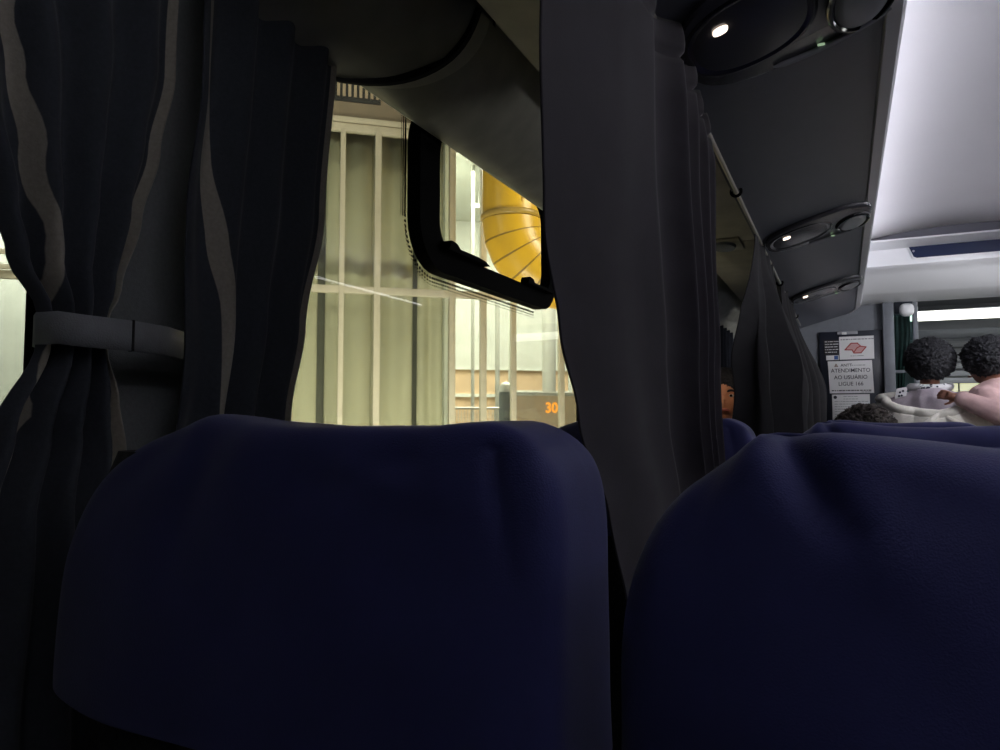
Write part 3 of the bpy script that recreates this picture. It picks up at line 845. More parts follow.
def face_bits(body, c, R, k):
    for s in (-1, 1):
        p = R @ Vector((s*.030*k, -.080*k, .008*k))+Vector(c)
        e = MB().sphere(p, (.013*k, .009*k, .0075*k)); eo = e.build('eye', M['eye_white'], body)
        p2 = R @ Vector((s*.030*k, -.0875*k, .008*k))+Vector(c)
        MB().sphere(p2, (.0062*k, .004*k, .0062*k)).build('iris', M['eye_dark'], eo)
        pts = [R @ Vector((s*(.014+.034*u)*k, -(.092-.012*u*u)*k, (.026+.006*math.sin(PI*u))*k))+Vector(c) for u in [q/6 for q in range(7)]]
        MB().tube(pts, [.003*k, .0045*k, .005*k, .005*k, .0045*k, .004*k, .002*k], 8).build('eyebrow', M['hair'], body)
    pts = [R @ Vector((x*k, -(.100-abs(x)*.25)*k, (-.058)*k))+Vector(c) for x in (-.022, -.012, 0, .012, .022)]
    MB().tube(pts, [.003*k, .0065*k, .0075*k, .0065*k, .003*k], 8).build('mouth', M['lip'], body)
def hair_mb(c, r, seed, amt=.10, cut=None, sub=6, freq=(3, 9, 26)):
    bm = bmesh.new(); bmesh.ops.create_icosphere(bm, subdivisions=sub, radius=1)
    for v in bm.verts:
        n = v.co.copy()
        d = 1+amt*(.5*noise.noise(n*freq[0]+Vector((seed, 0, 0)))+.5*noise.noise(n*freq[1]+Vector((0, seed, 0)))+.5*noise.noise(n*freq[2]+Vector((0, 0, seed)))+.35*noise.noise(n*freq[2]*2.3))
        p = Vector((n.x*r[0], n.y*r[1], n.z*r[2]))*d
        if cut: p = cut(p, n)
        v.co = p+Vector(c)
    mb = MB(); mb.addbm(bm); return mb
def hand(mb, wrist, direction, up, size=1.0, curl=.35, side=1):
    """palm, four unequal bent fingers and a side thumb"""
    d = Vector(direction).normalized(); u = Vector(up); u = (u-d*u.dot(d)).normalized(); s = d.cross(u)*side
    W = Vector(wrist); q = size
    pal = W+d*.045*q
    mb.tube([W-d*.01*q, W+d*.03*q, W+d*.075*q], [.024*q, .030*q, .032*q], 14)
    mb.sphere(pal, (.034*q, .034*q, .030*q), 12, 8)
    for i, (off, L) in enumerate(((-.027, .062), (-.009, .072), (.009, .068), (.027, .054))):
        b = W+d*.078*q+s*off*q
        p1 = b+(d*math.cos(curl*.5)-u*math.sin(curl*.5)+s*off*3)*L*.42*q
        p2 = p1+(d*math.cos(curl*1.5)-u*math.sin(curl*1.5)+s*off*2)*L*.33*q
        p3 = p2+(d*math.cos(curl*2.3)-u*math.sin(curl*2.3))*L*.25*q
        limb(mb, [b, p1, p2, p3], [.0105*q, .0098*q, .009*q, .0078*q], 8)
    b = W+d*.03*q-s*.026*q
    p1 = b+(d*.55-s*.75-u*.25)*.035*q; p2 = p1+(d*.8-s*.45-u*.25)*.028*q
    limb(mb, [b, p1, p2], [.014*q, .011*q, .009*q], 8)

# --- standing person in the aisle, seen from behind, dark afro, cream wrap
def woman():
    X0, Y0 = .43, 4.56
    t_ = MB()
    hc = (X0, Y0+.02, .285)
    R, k = head(t_, hc, PI, .098)
    limb(t_, [(X0, Y0+.03, .24), (X0, Y0+.02, .14), (X0, Y0+.01, .06)], [.048, .050, .07])
    limb(t_, [(X0, Y0, .04), (X0, Y0+.005, -.12), (X0, Y0, -.30), (X0, Y0, -.45)], [.115, .13, .115, .135])
    limb(t_, [(X0-.155, Y0, .05), (X0, Y0, .075), (X0+.155, Y0, .05)], [.06, .075, .06])
    for s in (-1, 1):
        limb(t_, [(X0+s*.165, Y0, .045), (X0+s*.215, Y0+.05, -.20), (X0+s*.12, Y0+.22, -.13)], [.052, .042, .032])
        hb = MB(); hand(t_, (X0+s*.12, Y0+.22, -.13), (-s*.9, .3, .2), (0, 1, .2), 1.0, .4, s)
        limb(t_, [(X0+s*.085, Y0, -.45), (X0+s*.09, Y0+.01, -.80), (X0+s*.09, Y0-.01, -1.08)], [.095, .058, .042])
        limb(t_, [(X0+s*.09, Y0-.03, -1.115), (X0+s*.095, Y0+.14, -1.125)], [.034, .026])
    body = remesh(t_, .008).build('person', M['skin_dark'], angle=180)
    tag(body, 'person with round dark afro and cream wrap standing in the aisle, back turned', 'person')
    # head of hair
    def cut(p, n):
        if n.z < -.75 and n.y < .2: p.z *= .93
        if n.y > .55: p.y *= .62
        return p
    hair_mb((X0, Y0-.005, .312), (.124, .122, .122), 2.0, .13, cut).build('hair', M['hair'], body, angle=180)
    # lilac top
    tp = MB()
    limb(tp, [(X0, Y0, .055), (X0, Y0, -.12), (X0, Y0, -.32), (X0, Y0, -.48)], [.130, .146, .130, .150])
    limb(tp, [(X0-.165, Y0, .045), (X0, Y0-.004, .085), (X0+.165, Y0, .045)], [.070, .092, .070])
    for s in (-1, 1):
        limb(tp, [(X0+s*.168, Y0, .04), (X0+s*.216, Y0+.05, -.20), (X0+s*.145, Y0+.20, -.14)], [.066, .056, .046])
    r = remesh(tp, .009, 5); vv = []
    for v in r.v:
        vv.append((v[0]+.004*noise.noise(Vector(v)*18), v[1]+.006*noise.noise(Vector((v[0]*22, v[1]*8, v[2]*6))), v[2]))
    r.v = vv
    r.build('shirt', M['lilac'], body, angle=180)
    # white collar with dark beads pattern
    ring = [(X0+.082*math.cos(a)*1.15, Y0+.012+.07*math.sin(a), .155-.012*math.sin(a)+.010*math.cos(2*a)) for a in [2*PI*q/40 for q in range(41)]]
    cl = MB().tube(ring, .020, 10, cap=False)
    col = cl.build('collar', M['white_cloth'], body)
    dots = MB()
    rnd = random.Random(12)
    for q in range(22):
        a = -PI/2+rnd.uniform(-.62, .62); dz = rnd.uniform(-.012, .014)
        dots.sphere((X0+(.082+.007)*1.15*math.cos(a), Y0+.012+(.07+.0175-abs(dz)*.35)*math.sin(a), .155-.012*math.sin(a)+.010*math.cos(2*a)+dz), (rnd.uniform(.005, .011), .004, rnd.uniform(.004, .008)), 8, 6)
    dots.build('collar_pattern', M['ink'], col)
    tri = MB().prism([(X0-.165, .155), (X0-.115, .165), (X0-.12, .115), (X0-.175, .10)], lambda u, v, d: (u, d, v), Y0-.035, Y0-.06)
    fl = tri.build('collar_tab', M['white_cloth'], body, smooth=False)
    mk = MB()
    for (a, b) in ((-.150, .135), (-.135, .142), (-.142, .118), (-.155, .115)): mk.sphere((X0+a, Y0-.062, b), (.006, .004, .006), 8, 6)
    mk.build('collar_pattern', M['ink'], fl)
    # cream wrap slipping off the shoulders
    rows = []; nn = 60
    zs = [(0, .0), (.03, .02), (.12, .01), (.28, .02), (.5, .05), (.62, .06)]
    for (dz, gr) in zs:
        r = []
        for q in range(nn):
            a = 2*PI*q/nn; c, s = math.cos(a), math.sin(a)
            top = .068-.055*max(0, -s)*(1-.25*c)+.062*max(0, c)**1.2*(1 if s < 0 else .6)+.04*max(0, s)+.03*max(0, -c)
            fold = .010*math.sin(7*a+dz*6)+.008*math.sin(13*a-dz*10)
            rx, ry = .252+gr+fold, .175+gr+fold
            xx = X0+.02+rx*c*(1 if c < 0 else 1.15); yy = Y0+.0+ry*s
            r.append((xx, yy, top-dz))
        rows.append(r)
    w = MB().grid(rows, closed=True).build('wrap', M['cream'], body, angle=180, solid=.012)
    rim = [Vector(p) for p in rows[0]]
    MB().tube(rim+[rim[0], ], .026, 12, cap=False).build('rolled_edge', M['cream'], w)
    fp = [(X0+.02, Y0-.192, .02), (X0-.03, Y0-.222, -.03), (X0-.09, Y0-.235, -.085), (X0-.12, Y0-.24, -.16)]
    MB().tube(fp, [.010, .020, .022, .012], 10).build('fold', M['cream'], w)
    fp = [(X0+.05, Y0-.20, .0), (X0+.12, Y0-.225, -.05), (X0+.20, Y0-.22, -.075), (X0+.27, Y0-.17, -.10)]
    MB().tube(fp, [.010, .018, .020, .010], 10).build('fold', M['cream'], w)
    return body
woman()
# --- small child in pink carried beside her, arm round her back
def child():
    X0, Y0 = .715, 4.50
    t_ = MB()
    hc = (X0-.03, Y0+.03, .27)
    R, k = head(t_, hc, PI+.9, .088)
    limb(t_, [(X0-.02, Y0+.02, .2), (X0, Y0, .13)], [.036, .045])
    limb(t_, [(X0+.01, Y0, .09), (X0+.03, Y0, -.05), (X0+.04, Y0, -.18)], [.075, .085, .085])
    limb(t_, [(X0-.055, Y0-.01, .10), (X0+.08, Y0, .10)], [.042, .042])
    sh = (X0-.045, Y0-.06, .105); el = (X0+.01, Y0-.19, .005); wr = (.535, Y0-.145, .098)
    limb(t_, [sh, el, wr], [.036, .030, .020])
    hand(t_, wr, (-.86, .10, .25), (.05, -1, .15), .70, .45, 1)
    limb(t_, [(X0+.09, Y0, .10), (X0+.13, Y0-.04, -.03), (X0+.08, Y0-.12, -.02)], [.036, .030, .020])
    hand(t_, (X0+.08, Y0-.12, -.02), (-.8, -.1, -.1), (0, -1, .2), .58, .4, -1)
    for s in (-1, 1):
        limb(t_, [(X0+.04+s*.05, Y0, -.18), (X0+.03+s*.10, Y0+.12, -.24), (X0+.03+s*.10, Y0+.10, -.42)], [.055, .045, .032])
        limb(t_, [(X0+.03+s*.10, Y0+.10, -.43), (X0+.03+s*.10, Y0+.17, -.44)], [.026, .02])
    body = remesh(t_, .0045, 2).build('person', M['skin_light' if False else 'skin_dark'], angle=180)
    tag(body, 'small child in pink with puffy dark hair, one arm round the cream wrap', 'person')
    Rz = R
    def cut(p, n):
        return p
    hair_mb((X0-.025, Y0+.01, .318), (.118, .112, .108), 5.0, .19, cut).build('hair', M['hair'], body, angle=180)
    face_bits(body, hc, R, k)
    tp = MB()
    limb(tp, [(X0+.01, Y0, .115), (X0+.03, Y0, -.05), (X0+.04, Y0, -.19)], [.092, .102, .100])
    limb(tp, [(X0-.065, Y0-.01, .115), (X0, Y0, .135), (X0+.085, Y0, .115)], [.056, .070, .056])
    sw_ = Vector(wr)+(Vector(el)-Vector(wr)).normalized()*.02
    limb(tp, [sh, el, sw_], [.060, .062, .042])
    limb(tp, [(X0+.09, Y0, .10), (X0+.135, Y0-.04, -.03), (X0+.10, Y0-.10, -.02)], [.056, .050, .038])
    r = remesh(tp, .007, 4)
    r.v = [(v[0]+.004*noise.noise(Vector(v)*22), v[1]+.006*noise.noise(Vector(v)*17), v[2]+.004*noise.noise(Vector(v)*25+Vector((3, 3, 3)))) for v in r.v]
    sh_ = r.build('sweater', M['pink'], body, angle=180)
    d = (Vector(el)-Vector(wr)).normalized()
    a = Vector(wr)+d*.002; 
    MB().tube([a, a+d*.012, a+d*.03, a+d*.04], [.034, .040, .043, .040], 18).build('cuff', M['pink_pale'], sh_)
    tr = MB()
    for s in (-1, 1):
        limb(tr, [(X0+.04+s*.045, Y0, -.19), (X0+.03+s*.10, Y0+.12, -.24), (X0+.03+s*.10, Y0+.10, -.38)], [.075, .058, .045])
    remesh(tr, .008, 3).build('trousers', M['jean'], body, angle=180)
child()
# --- person peeking over the third window seat
def peeker():
    X0, Y0 = -.417, 2.90
    t_ = MB()
    hc = (X0, Y0, .074)
    R, k = head(t_, hc, .12, .082)
    limb(t_, [(X0, Y0+.03, .0), (X0, Y0+.04, -.09)], [.05, .055])
    limb(t_, [(X0, Y0+.05, -.17), (X0, Y0+.07, -.32), (X0, Y0+.10, -.47)], [.105, .11, .12])
    limb(t_, [(X0-.14, Y0+.05, -.13), (X0, Y0+.05, -.12), (X0+.14, Y0+.05, -.13)], [.05, .06, .05])
    for s in (-1, 1):
        el = (X0+s*.19, Y0-.02, -.33); wr = (X0+s*.14, Y0-.22, -.26)
        limb(t_, [(X0+s*.15, Y0+.05, -.13), el, wr], [.045, .038, .028])
        hand(t_, wr, (0, -1, .35), (0, .2, 1), .9, .5, s)
        limb(t_, [(X0+s*.075, Y0+.10, -.47), (X0+s*.085, Y0-.02, -.585), (X0+s*.085, Y0+.22, -.60)], [.085, .055, .045])
    body = remesh(t_, .006, 2).build('person', M['skin_light'], angle=180)
    tag(body, 'person in a dark top looking back between the hanging curtains, only the face seen', 'person')
    face_bits(body, hc, R, k)
    def cut(p, n):
        if n.y < -.1: p.z = max(p.z, -.004-.012*abs(n.x)); p.y *= .93
        if n.z < -.3: p.z *= .7
        return p
    hair_mb((X0, Y0+.020, .106), (.079, .094, .088), 8.0, .06, cut).build('hair', M['hair'], body, angle=180)
    tp = MB()
    limb(tp, [(X0, Y0+.05, -.15), (X0, Y0+.07, -.32), (X0, Y0+.10, -.46)], [.122, .128, .138])
    limb(tp, [(X0-.145, Y0+.05, -.13), (X0, Y0+.05, -.105), (X0+.145, Y0+.05, -.13)], [.066, .074, .066])
    for s in (-1, 1): limb(tp, [(X0+s*.15, Y0+.05, -.13), (X0+s*.185, Y0-.01, -.28)], [.062, .056])
    sh = remesh(tp, .009, 3).build('shirt', M['cloth_dark'], body, angle=180)
    ring = [(X0+.072*math.cos(a), Y0+.038+.068*math.sin(a), -.045+.012*math.sin(a)) for a in [2*PI*q/32 for q in range(33)]]
    MB().tube(ring, .009, 8, cap=False).build('collar', M['white_cloth'], sh)
    tr = MB()
    for s in (-1, 1): limb(tr, [(X0+s*.07, Y0+.10, -.48), (X0+s*.085, Y0-.015, -.578), (X0+s*.085, Y0+.20, -.60)], [.10, .066, .056])
    remesh(tr, .01, 3).build('trousers', M['jean'], body, angle=180)
peeker()
# --- seated grey-haired passenger
def seated():
    X0, Y0 = .066, 2.80
    t_ = MB(); hc = (X0, Y0-.015, -.064)
    R, k = head(t_, hc, PI, .082)
    limb(t_, [(X0, Y0, -.12), (X0, Y0, -.22)], [.05, .06])
    limb(t_, [(X0, Y0, -.30), (X0, Y0-.01, -.45), (X0, Y0-.02, -.56)], [.10, .105, .11])
    limb(t_, [(X0-.15, Y0, -.26), (X0, Y0, -.25), (X0+.15, Y0, -.26)], [.05, .06, .05])
    for s in (-1, 1):
        wr = (X0+s*.12, Y0+.28, -.46)
        limb(t_, [(X0+s*.16, Y0, -.27), (X0+s*.20, Y0+.08, -.44), wr], [.048, .04, .028])
        hand(t_, wr, (-s*.3, 1, -.1), (0, 0, 1), .95, .4, s)
        limb(t_, [(X0+s*.08, Y0+.02, -.56), (X0+s*.09, Y0+.40, -.55), (X0+s*.09, Y0+.42, -1.04)], [.085, .065, .045])
        limb(t_, [(X0+s*.09, Y0+.42, -1.10), (X0+s*.09, Y0+.55, -1.115)], [.036, .028])
    body = remesh(t_, .008, 3).build('person', M['skin_light'], angle=180)
    tag(body, 'grey curly-haired seated passenger, only the crown showing over the navy seat', 'person')
    def cut(p, n):
        if n.y > .5: p.y *= .7
        return p
    hair_mb((X0, Y0-.025, -.046), (.092, .100, .086), 11.0, .24, cut, freq=(4, 10, 20)).build('hair', M['hair_grey'], body, angle=180)
    cu = MB(); rnd = random.Random(4)
    for q in range(46):
        a = rnd.uniform(0, 2*PI); el = rnd.uniform(.25, 1.3)
        n = Vector((math.cos(a)*math.cos(el), math.sin(a)*math.cos(el), math.sin(el)))
        c = Vector((X0+n.x*.092, Y0-.03+n.y*.096, -.045+n.z*.082))
        u = n.orthogonal().normalized(); v = n.cross(u)
        cu.tube([c+(u*math.cos(b)+v*math.sin(b))*.014+n*(.004*b-.01) for b in [q2*.55 for q2 in range(10)]], .0035, 6)
    cu.build('curls', M['hair_grey'], body)
    tp = MB()
    limb(tp, [(X0, Y0, -.29), (X0, Y0-.01, -.45), (X0, Y0-.02, -.57)], [.115, .122, .128])
    limb(tp, [(X0-.155, Y0, -.26), (X0, Y0, -.245), (X0+.155, Y0, -.26)], [.064, .074, .064])
    for s in (-1, 1): limb(tp, [(X0+s*.16, Y0, -.27), (X0+s*.20, Y0+.08, -.44), (X0+s*.14, Y0+.23, -.458)], [.062, .054, .042])
    remesh(tp, .009, 3).build('shirt', M['cloth_dark'], body, angle=180)
    tr = MB()
    for s in (-1, 1): limb(tr, [(X0+s*.08, Y0+.02, -.56), (X0+s*.09, Y0+.40, -.55), (X0+s*.09, Y0+.42, -1.0)], [.10, .08, .06])
    remesh(tr, .01, 3).build('trousers', M['jean'], body, angle=180)
seated()

# ------------------------------------------------------------------ the terminal outside
AN = math.radians(49.5)
D = Vector((math.sin(AN), math.cos(AN), 0)); N = Vector((math.cos(AN), -math.sin(AN), 0))
W0 = Vector((-4.961, 7.509, 0))
def W(s, n, z): return W0+D*s+N*n+Vector((0, 0, z))
RW = Matrix((D, N, (0, 0, 1))).transposed()
def wbox(mb, s0, s1, n0, n1, z0, z1, bev=0, mi=0):
    return mb.box(W((s0+s1)/2, (n0+n1)/2, (z0+z1)/2), (s1-s0, n1-n0, z1-z0), bev, mi, rot=RW)
GZ = -2.35
g = MB().box((-6, 8, GZ-.05), (60, 50, .1)); struct('ground', g, M['ground'], smooth=False)
fc = thing('terminal_facade', W(0, 0, GZ), 'beige framed glass wall of the terminal seen through the bus window', 'glass wall')
mul = [(-5.6, .03), (-4.72, .03), (-3.55, .03), (-2.6, .03), (-1.75, .03), (-.72, .032), (-.29, .040), (.655, .040), (1.062, .040), (1.463, .035), (2.12, .035), (2.9, .035), (3.9, .035), (5.0, .035)]
for s, h in mul:
    wbox(MB(), s-h, s+h, -.04, .05, GZ+.12, 3.57, .006).build('mullion', M['mullion'], fc)
for z, h in ((1.555, .045), (3.575, .05), (GZ+.06, .06), (-.62, .04)):
    wbox(MB(), -6.5, 6.0, -.035, .045, z-h, z+h, .006).build('transom', M['mullion'], fc)
gl = [-6.5]+[m[0] for m in mul]+[6.0]
for a, b in zip(gl, gl[1:]):
    wbox(MB(), a+.01, b-.01, -.008, .0, GZ+.12, 3.57).build('glass_pane', M['glass_out'], fc, smooth=False)
wbox(MB(), -6.5, 6.0, -.20, .03, 3.62, 5.4).build('fascia', M['fascia'], fc, smooth=False)
wbox(MB(), -6.5, 6.0, .0, .07, 3.635, 3.70, .008).build('ledge', M['mullion'], fc)
# grille in the fascia
t = thing('vent_grille', W(-.63, .04, 3.92), 'small slatted tan grille in the brown band over the glass wall', 'grille')
gr = MB()
for k in range(10): wbox(gr, -.94+.068*k, -.905+.068*k, .035, .06, 3.96, 4.62)
gr.build('slat', M['grille'], t, smooth=False)
wbox(MB(), -1.0, -.27, .03, .045, 3.90, 4.66).build('backing', M['dark_line'], t, smooth=False)
# pale panels standing behind the glass
for (a, b, lab) in ((-3.35, -1.80, 'wide pale green panel behind the glass wall, hidden mostly by the striped curtain'), (-1.72, -1.00, 'pale green panel behind the glass, at the striped curtain edge'), (-.90, -.33, 'narrow pale green panel behind the left pane of the glass wall'), (-.325, .20, 'pale green panel behind the wide pane, left half'), (.27, .60, 'pale green panel behind the wide pane, right strip')):
    o = MB(); ns = 24
    rows = []
    for z in (GZ, -.5, .6, 1.5, 2.5, 3.72):
        rows.append([tuple(W(lerp(a, b, q/ns), -.36+.035*math.sin(q/ns*PI*3), z)) for q in range(ns+1)])
    o.grid(rows); ob = o.build('wall_panel', M['blind'], solid=.02)
    tag(ob, lab, 'panel', 'pale panels behind the glass')
wb = MB(); wbox(wb, -3.6, .62, -.62, -.54, GZ, 3.6)
struct('wall_station_left', wb, M['blind_dark'], smooth=False)
# interior hall on the right
wb = MB(); wbox(wb, .62, 9.0, -6.1, -6.0, GZ, 4.2); struct('wall_station_back', wb, M['blue_wall'], smooth=False)
wb = MB(); wbox(wb, .60, .66, -6.0, -.2, GZ, 4.2); struct('wall_station_side', wb, M['white_wall'], smooth=False)
wb = MB(); wbox(wb, -8, 9.0, -6.0, -.1, GZ-.02, GZ+.03); struct('floor_station', wb, M['station_floor'], smooth=False)
wb = MB(); wbox(wb, -8, 9.0, -6.0, -.25, 4.2, 4.26); struct('ceiling_station', wb, M['white_wall'], smooth=False)
wb = MB(); wbox(wb, -8, -3.6, -3.1, -3.0, GZ, 4.2); struct('wall_station_far_left', wb, M['white_wall'], smooth=False)
ow = MB(); wbox(ow, 1.0, 4.2, -4.55, -4.45, -.9, .90); o = ow.build('low_partition', M['brick_wall'], smooth=False)
tag(o, 'orange-beige low partition inside the terminal hall', 'partition')
ow = MB(); wbox(ow, 1.0, 4.2, -4.56, -4.40, .90, .96); wbox(ow, 1.0, 4.2, -4.56, -4.40, .38, .44); wbox(ow, 1.0, 4.2, -4.56, -4.40, GZ, -.9); 
o2 = ow.build('cap_rail', M['white_wall'], o, smooth=False)
t = thing('mesh_railing', W(2.2, -2.2, GZ), 'fine wire mesh railing at the foot of the terminal hall', 'railing')
rl = MB()
for k in range(34): rl.tube([W(1.0+.05*k, -2.2, -1.2), W(1.0+.05*k, -2.2, .12)], .005, 5)
for k in range(22): rl.tube([W(1.0, -2.2, -1.2+.06*k), W(2.65, -2.2, -1.2+.06*k)], .004, 5)
rl.build('mesh', M['metal'], t)
MB().tube([W(1.0, -2.2, .14), W(2.65, -2.2, .14)], .02, 10).build('handrail', M['metal'], t)
for s in (1.0, 1.8, 2.65): MB().tube([W(s, -2.2, GZ), W(s, -2.2, .14)], .022, 10).build('post', M['metal'], t)
for s, n, r, lab in ((1.52, -2.6, .03, 'slim white post in the terminal hall, between the first two frames'), (2.02, -2.9, .04, 'slim white post in the terminal hall, right of the second frame'), (3.05, -3.2, .12, 'thick pale column in the terminal hall beside the hanging curtain')):
    c = MB().tube([W(s, n, GZ), W(s, n, 4.2)], r, 16); wbox(c, s-r*1.4, s+r*1.4, n-r*1.4, n+r*1.4, GZ, GZ+.15)
    tag(c.build('hall_post', M['post']), lab, 'post', 'white posts in the hall')
t = thing('litter_bin', W(1.63, -1.1, GZ), 'dark grey domed bin behind the terminal glass', 'bin')
MB().tube([W(1.67, -1.1, GZ), W(1.67, -1.1, .32), W(1.67, -1.1, .36)], [.095, .10, .09], 24).build('body', M['bin'], t)
MB().tube([W(1.67, -1.1, .36), W(1.67, -1.1, .44), W(1.67, -1.1, .49), W(1.67, -1.1, .51)], [.10, .095, .06, .015], 24).build('lid', M['metal'], t)
# glass doors inside the hall, white framed
t = thing('hall_door_frame', W(3.2, -3.6, GZ), 'white framed glass screen deep in the terminal hall', 'screen')
for s in (2.45, 3.2, 3.6): wbox(MB(), s-.03, s+.03, -3.64, -3.56, GZ, 3.2, .006).build('upright', M['white_wall'], t)
for z in (3.2, .45): wbox(MB(), 2.45, 3.6, -3.63, -3.57, z-.03, z+.03, .006).build('rail', M['white_wall'], t)
# kiosk with a glowing orange number
t = thing('ticket_kiosk', W(2.35, -.9, GZ), 'beige kiosk counter with a small orange glowing number', 'kiosk')
wbox(MB(), 1.72, 4.2, -1.5, -.75, GZ, .30, .01).build('body', M['kiosk'], t)
wbox(MB(), 1.70, 4.22, -1.52, -.72, .30, .35, .008).build('worktop', M['metal'], t)
cu = bpy.data.curves.new('n', 'FONT'); cu.body = '30'; cu.size = .20; cu.align_x = 'CENTER'; cu.align_y = 'CENTER'; cu.extrude = .004; cu.offset = .006
ob = bpy.data.objects.new('n', cu); COL.objects.link(ob)
me = bpy.data.meshes.new_from_object(ob.evaluated_get(bpy.context.evaluated_depsgraph_get()))
nb = MB(); nb.add([tuple(W(2.245+v.co.x*.95, -.742+v.co.z, .125+v.co.y)) for v in me.vertices], [tuple(p.vertices) for p in me.polygons])
bpy.data.objects.remove(ob)
nb.build('number', M['orange_led'], t, smooth=False)
# fluorescent fittings in the hall
for s, n, z, lab in ((1.95, -4.0, 3.95, 'short fluorescent fitting high in the terminal hall behind the vent'), (3.0, -3.4, 2.62, 'bright lamp under the yellow duct elbow inside the hall')):
    t = thing('ceiling_lamp', W(s, n, z), lab, 'lamp', 'lamps in the terminal hall')
    wbox(MB(), s-.14, s+.14, n-.04, n+.04, z-.03, z, .006).build('tube', M['tube'], t)
    wbox(MB(), s-.15, s+.15, n-.05, n+.05, z, z+.03, .006).build('housing', M['white_wall'], t)
    MB().tube([W(s, n, z+.03), W(s, n, 4.2)], .008, 8).build('rod', M['metal'], t)
# yellow ventilation duct
yd = thing('ventilation_duct', W(1.19, .9, 2.4), 'big yellow ventilation duct with a segmented elbow outside the bus window', 'duct')
r = .352; S0 = 1.192
MB().tube([W(S0, .9, 2.33), W(S0, .9, 5.3)], r, 40).build('riser', M['yellow'], yd, angle=60)
bd = MB().tube([W(S0, .9, 2.30), W(S0, .9, 2.315), W(S0, .9, 2.355), W(S0, .9, 2.37)], [r+.004, r+.022, r+.022, r+.004], 40)
bd.build('flange', M['yellow_band'], yd, angle=60)
MB().tube([W(S0+.02, .9+r*1.0, 2.44), W(S0+.02, .9+r, 5.3)], .006, 6).build('seam', M['yellow_seam'], yd)
el = MB(); Rb = .68; NS = 40; rings = []
gores = 6
def ring(th, rr):
    c = W(S0+Rb-Rb*math.cos(th), .9, 2.30-Rb*math.sin(th)); u = D*math.cos(th)+Vector((0, 0, math.sin(th)))
    return [tuple(c+u*rr*math.cos(2*PI*q/NS)+N*rr*math.sin(2*PI*q/NS)) for q in range(NS)]
rows = []; mis = []
for gk in range(gores):
    a = gk*(PI/2)/gores; b = (gk+1)*(PI/2)/gores
    rows += [ring(a+.006, r*.992), ring(a+.012, r), ring(b-.012, r), ring(b-.006, r*.992)]
el.grid(rows, closed=True, mi=lambda i, k: 1 if i % 4 != 1 else 0)
el.build('elbow', [M['yellow'], M['yellow_seam']], yd, angle=25)
MB().tube([W(S0+Rb-.01, .9, 2.30-Rb), W(S0+Rb+1.6, .9, 2.30-Rb)], r, 40).build('outlet', M['yellow'], yd, angle=60)
# something pale far left: rail and boards beyond the nearest window
t = thing('platform_rail', W(-4.3, .35, GZ), 'pale horizontal rail seen at the far left beyond the gathered curtain', 'rail')
for z in (1.58, 1.74): MB().tube([W(-5.6, .35, z), W(-3.3, .35, z)], .03, 8).build('bar', M['mullion'], t)
for s in (-4.35, -3.4): MB().tube([W(s, .35, GZ), W(s, .35, 2.0)], .025, 8).build('post', M['mullion'], t)

# ------------------------------------------------------------------ lights
def area(name, loc, rot, sx, sy, e, col):
    l = bpy.data.lights.new(name, 'AREA'); l.shape = 'RECTANGLE'; l.size = sx; l.size_y = sy; l.energy = e; l.color = col
    o = bpy.data.objects.new(name, l); COL.objects.link(o); o.location = loc; o.rotation_euler = rot; return o
def aim(o, target): o.rotation_euler = (Vector(target)-o.location).to_track_quat('-Z', 'Y').to_euler()
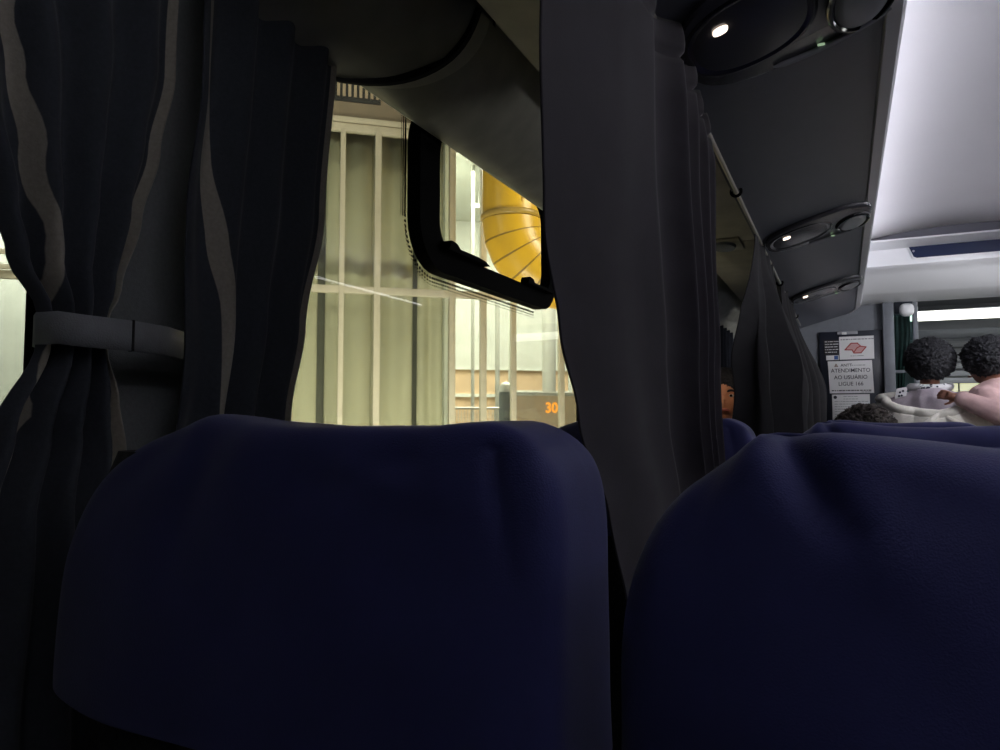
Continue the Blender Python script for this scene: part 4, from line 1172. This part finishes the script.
# unseen lights facing the terminal, the low one added to brighten the lower panes
o = area('yard_fill', W(-.4, 3.4, -1.9), (0, 0, 0), 3.2, .5, 330, (1, .97, .86)); aim(o, W(-.2, 0, .3))
o = area('yard_fill', W(-.2, 3.4, 6.2), (0, 0, 0), 3.0, .6, 55, (1, .93, .74)); aim(o, W(-.2, 0, 1.5))
o = area('yard_fill', W(-4.4, 3.5, 3.4), (0, 0, 0), 2, .6, 120, (.97, 1, .93)); aim(o, W(-4.8, 0, 1))
o = area('yard_fill', W(3.2, 3.2, 3.6), (0, 0, 0), 1.2, .6, 170, (1, .95, .82)); aim(o, W(1.2, .9, 2.2))
o = area('hall_lamp', W(2.8, -2.6, 4.1), (0, 0, 0), 4, 3, 1100, (1, .99, .93)); aim(o, W(2.8, -3.2, -2))
o = area('hall_lamp', W(-5, -1.6, 4.1), (0, 0, 0), 3, 2, 420, (1, 1, .97)); aim(o, W(-5, -2.4, -1))
# unseen light added on the right, brightening rack and header through the windows
o = area('yard_fill', (6.5, 3.6, -.9), (0, 0, 0), 4, .8, 140, (.95, .94, 1)); aim(o, (0, 3.8, .45))
l = bpy.data.lights.new('fill_spot', 'SPOT'); l.energy = 40; l.spot_blend = .5; l.spot_size = math.radians(11); l.color = (1, .82, .66); l.shadow_soft_size = .03
o = bpy.data.objects.new('fill_spot', l); COL.objects.link(o); o.location = (-.39, 1.30, .61); aim(o, (-.43, 2.85, .06))  # unseen spot added to light the peeking face
for y in (3.2, 4.0):   # unseen spots added by the right rack to brighten the front
    l = bpy.data.lights.new('fill_spot', 'SPOT'); l.energy = 30; l.spot_size = math.radians(75); l.spot_blend = .6; l.color = (.97, .96, 1); l.shadow_soft_size = .05
    o = bpy.data.objects.new('fill_spot', l); COL.objects.link(o); o.location = (1.36, y, .60); aim(o, (.35, 5.2, .25))
o = area('cab_lamp', (1.1, 6.2, .95), (0, 0, 0), .8, .3, 12, (.95, 1, .98))

w = bpy.data.worlds.new('world'); SC.world = w; w.use_nodes = True
w.node_tree.nodes['Background'].inputs['Color'].default_value = (.5, .6, .8, 1)
w.node_tree.nodes['Background'].inputs['Strength'].default_value = .01
SC.view_settings.view_transform = 'Standard'; SC.view_settings.look = 'None'
SC.view_settings.exposure = 0; SC.view_settings.gamma = 1; SC.view_settings.use_curve_mapping = False
SC.cycles.max_bounces = 8; SC.cycles.diffuse_bounces = 4; SC.cycles.transparent_max_bounces = 16
SC.cycles.use_denoising = True
SC.cycles.sample_clamp_indirect = 6
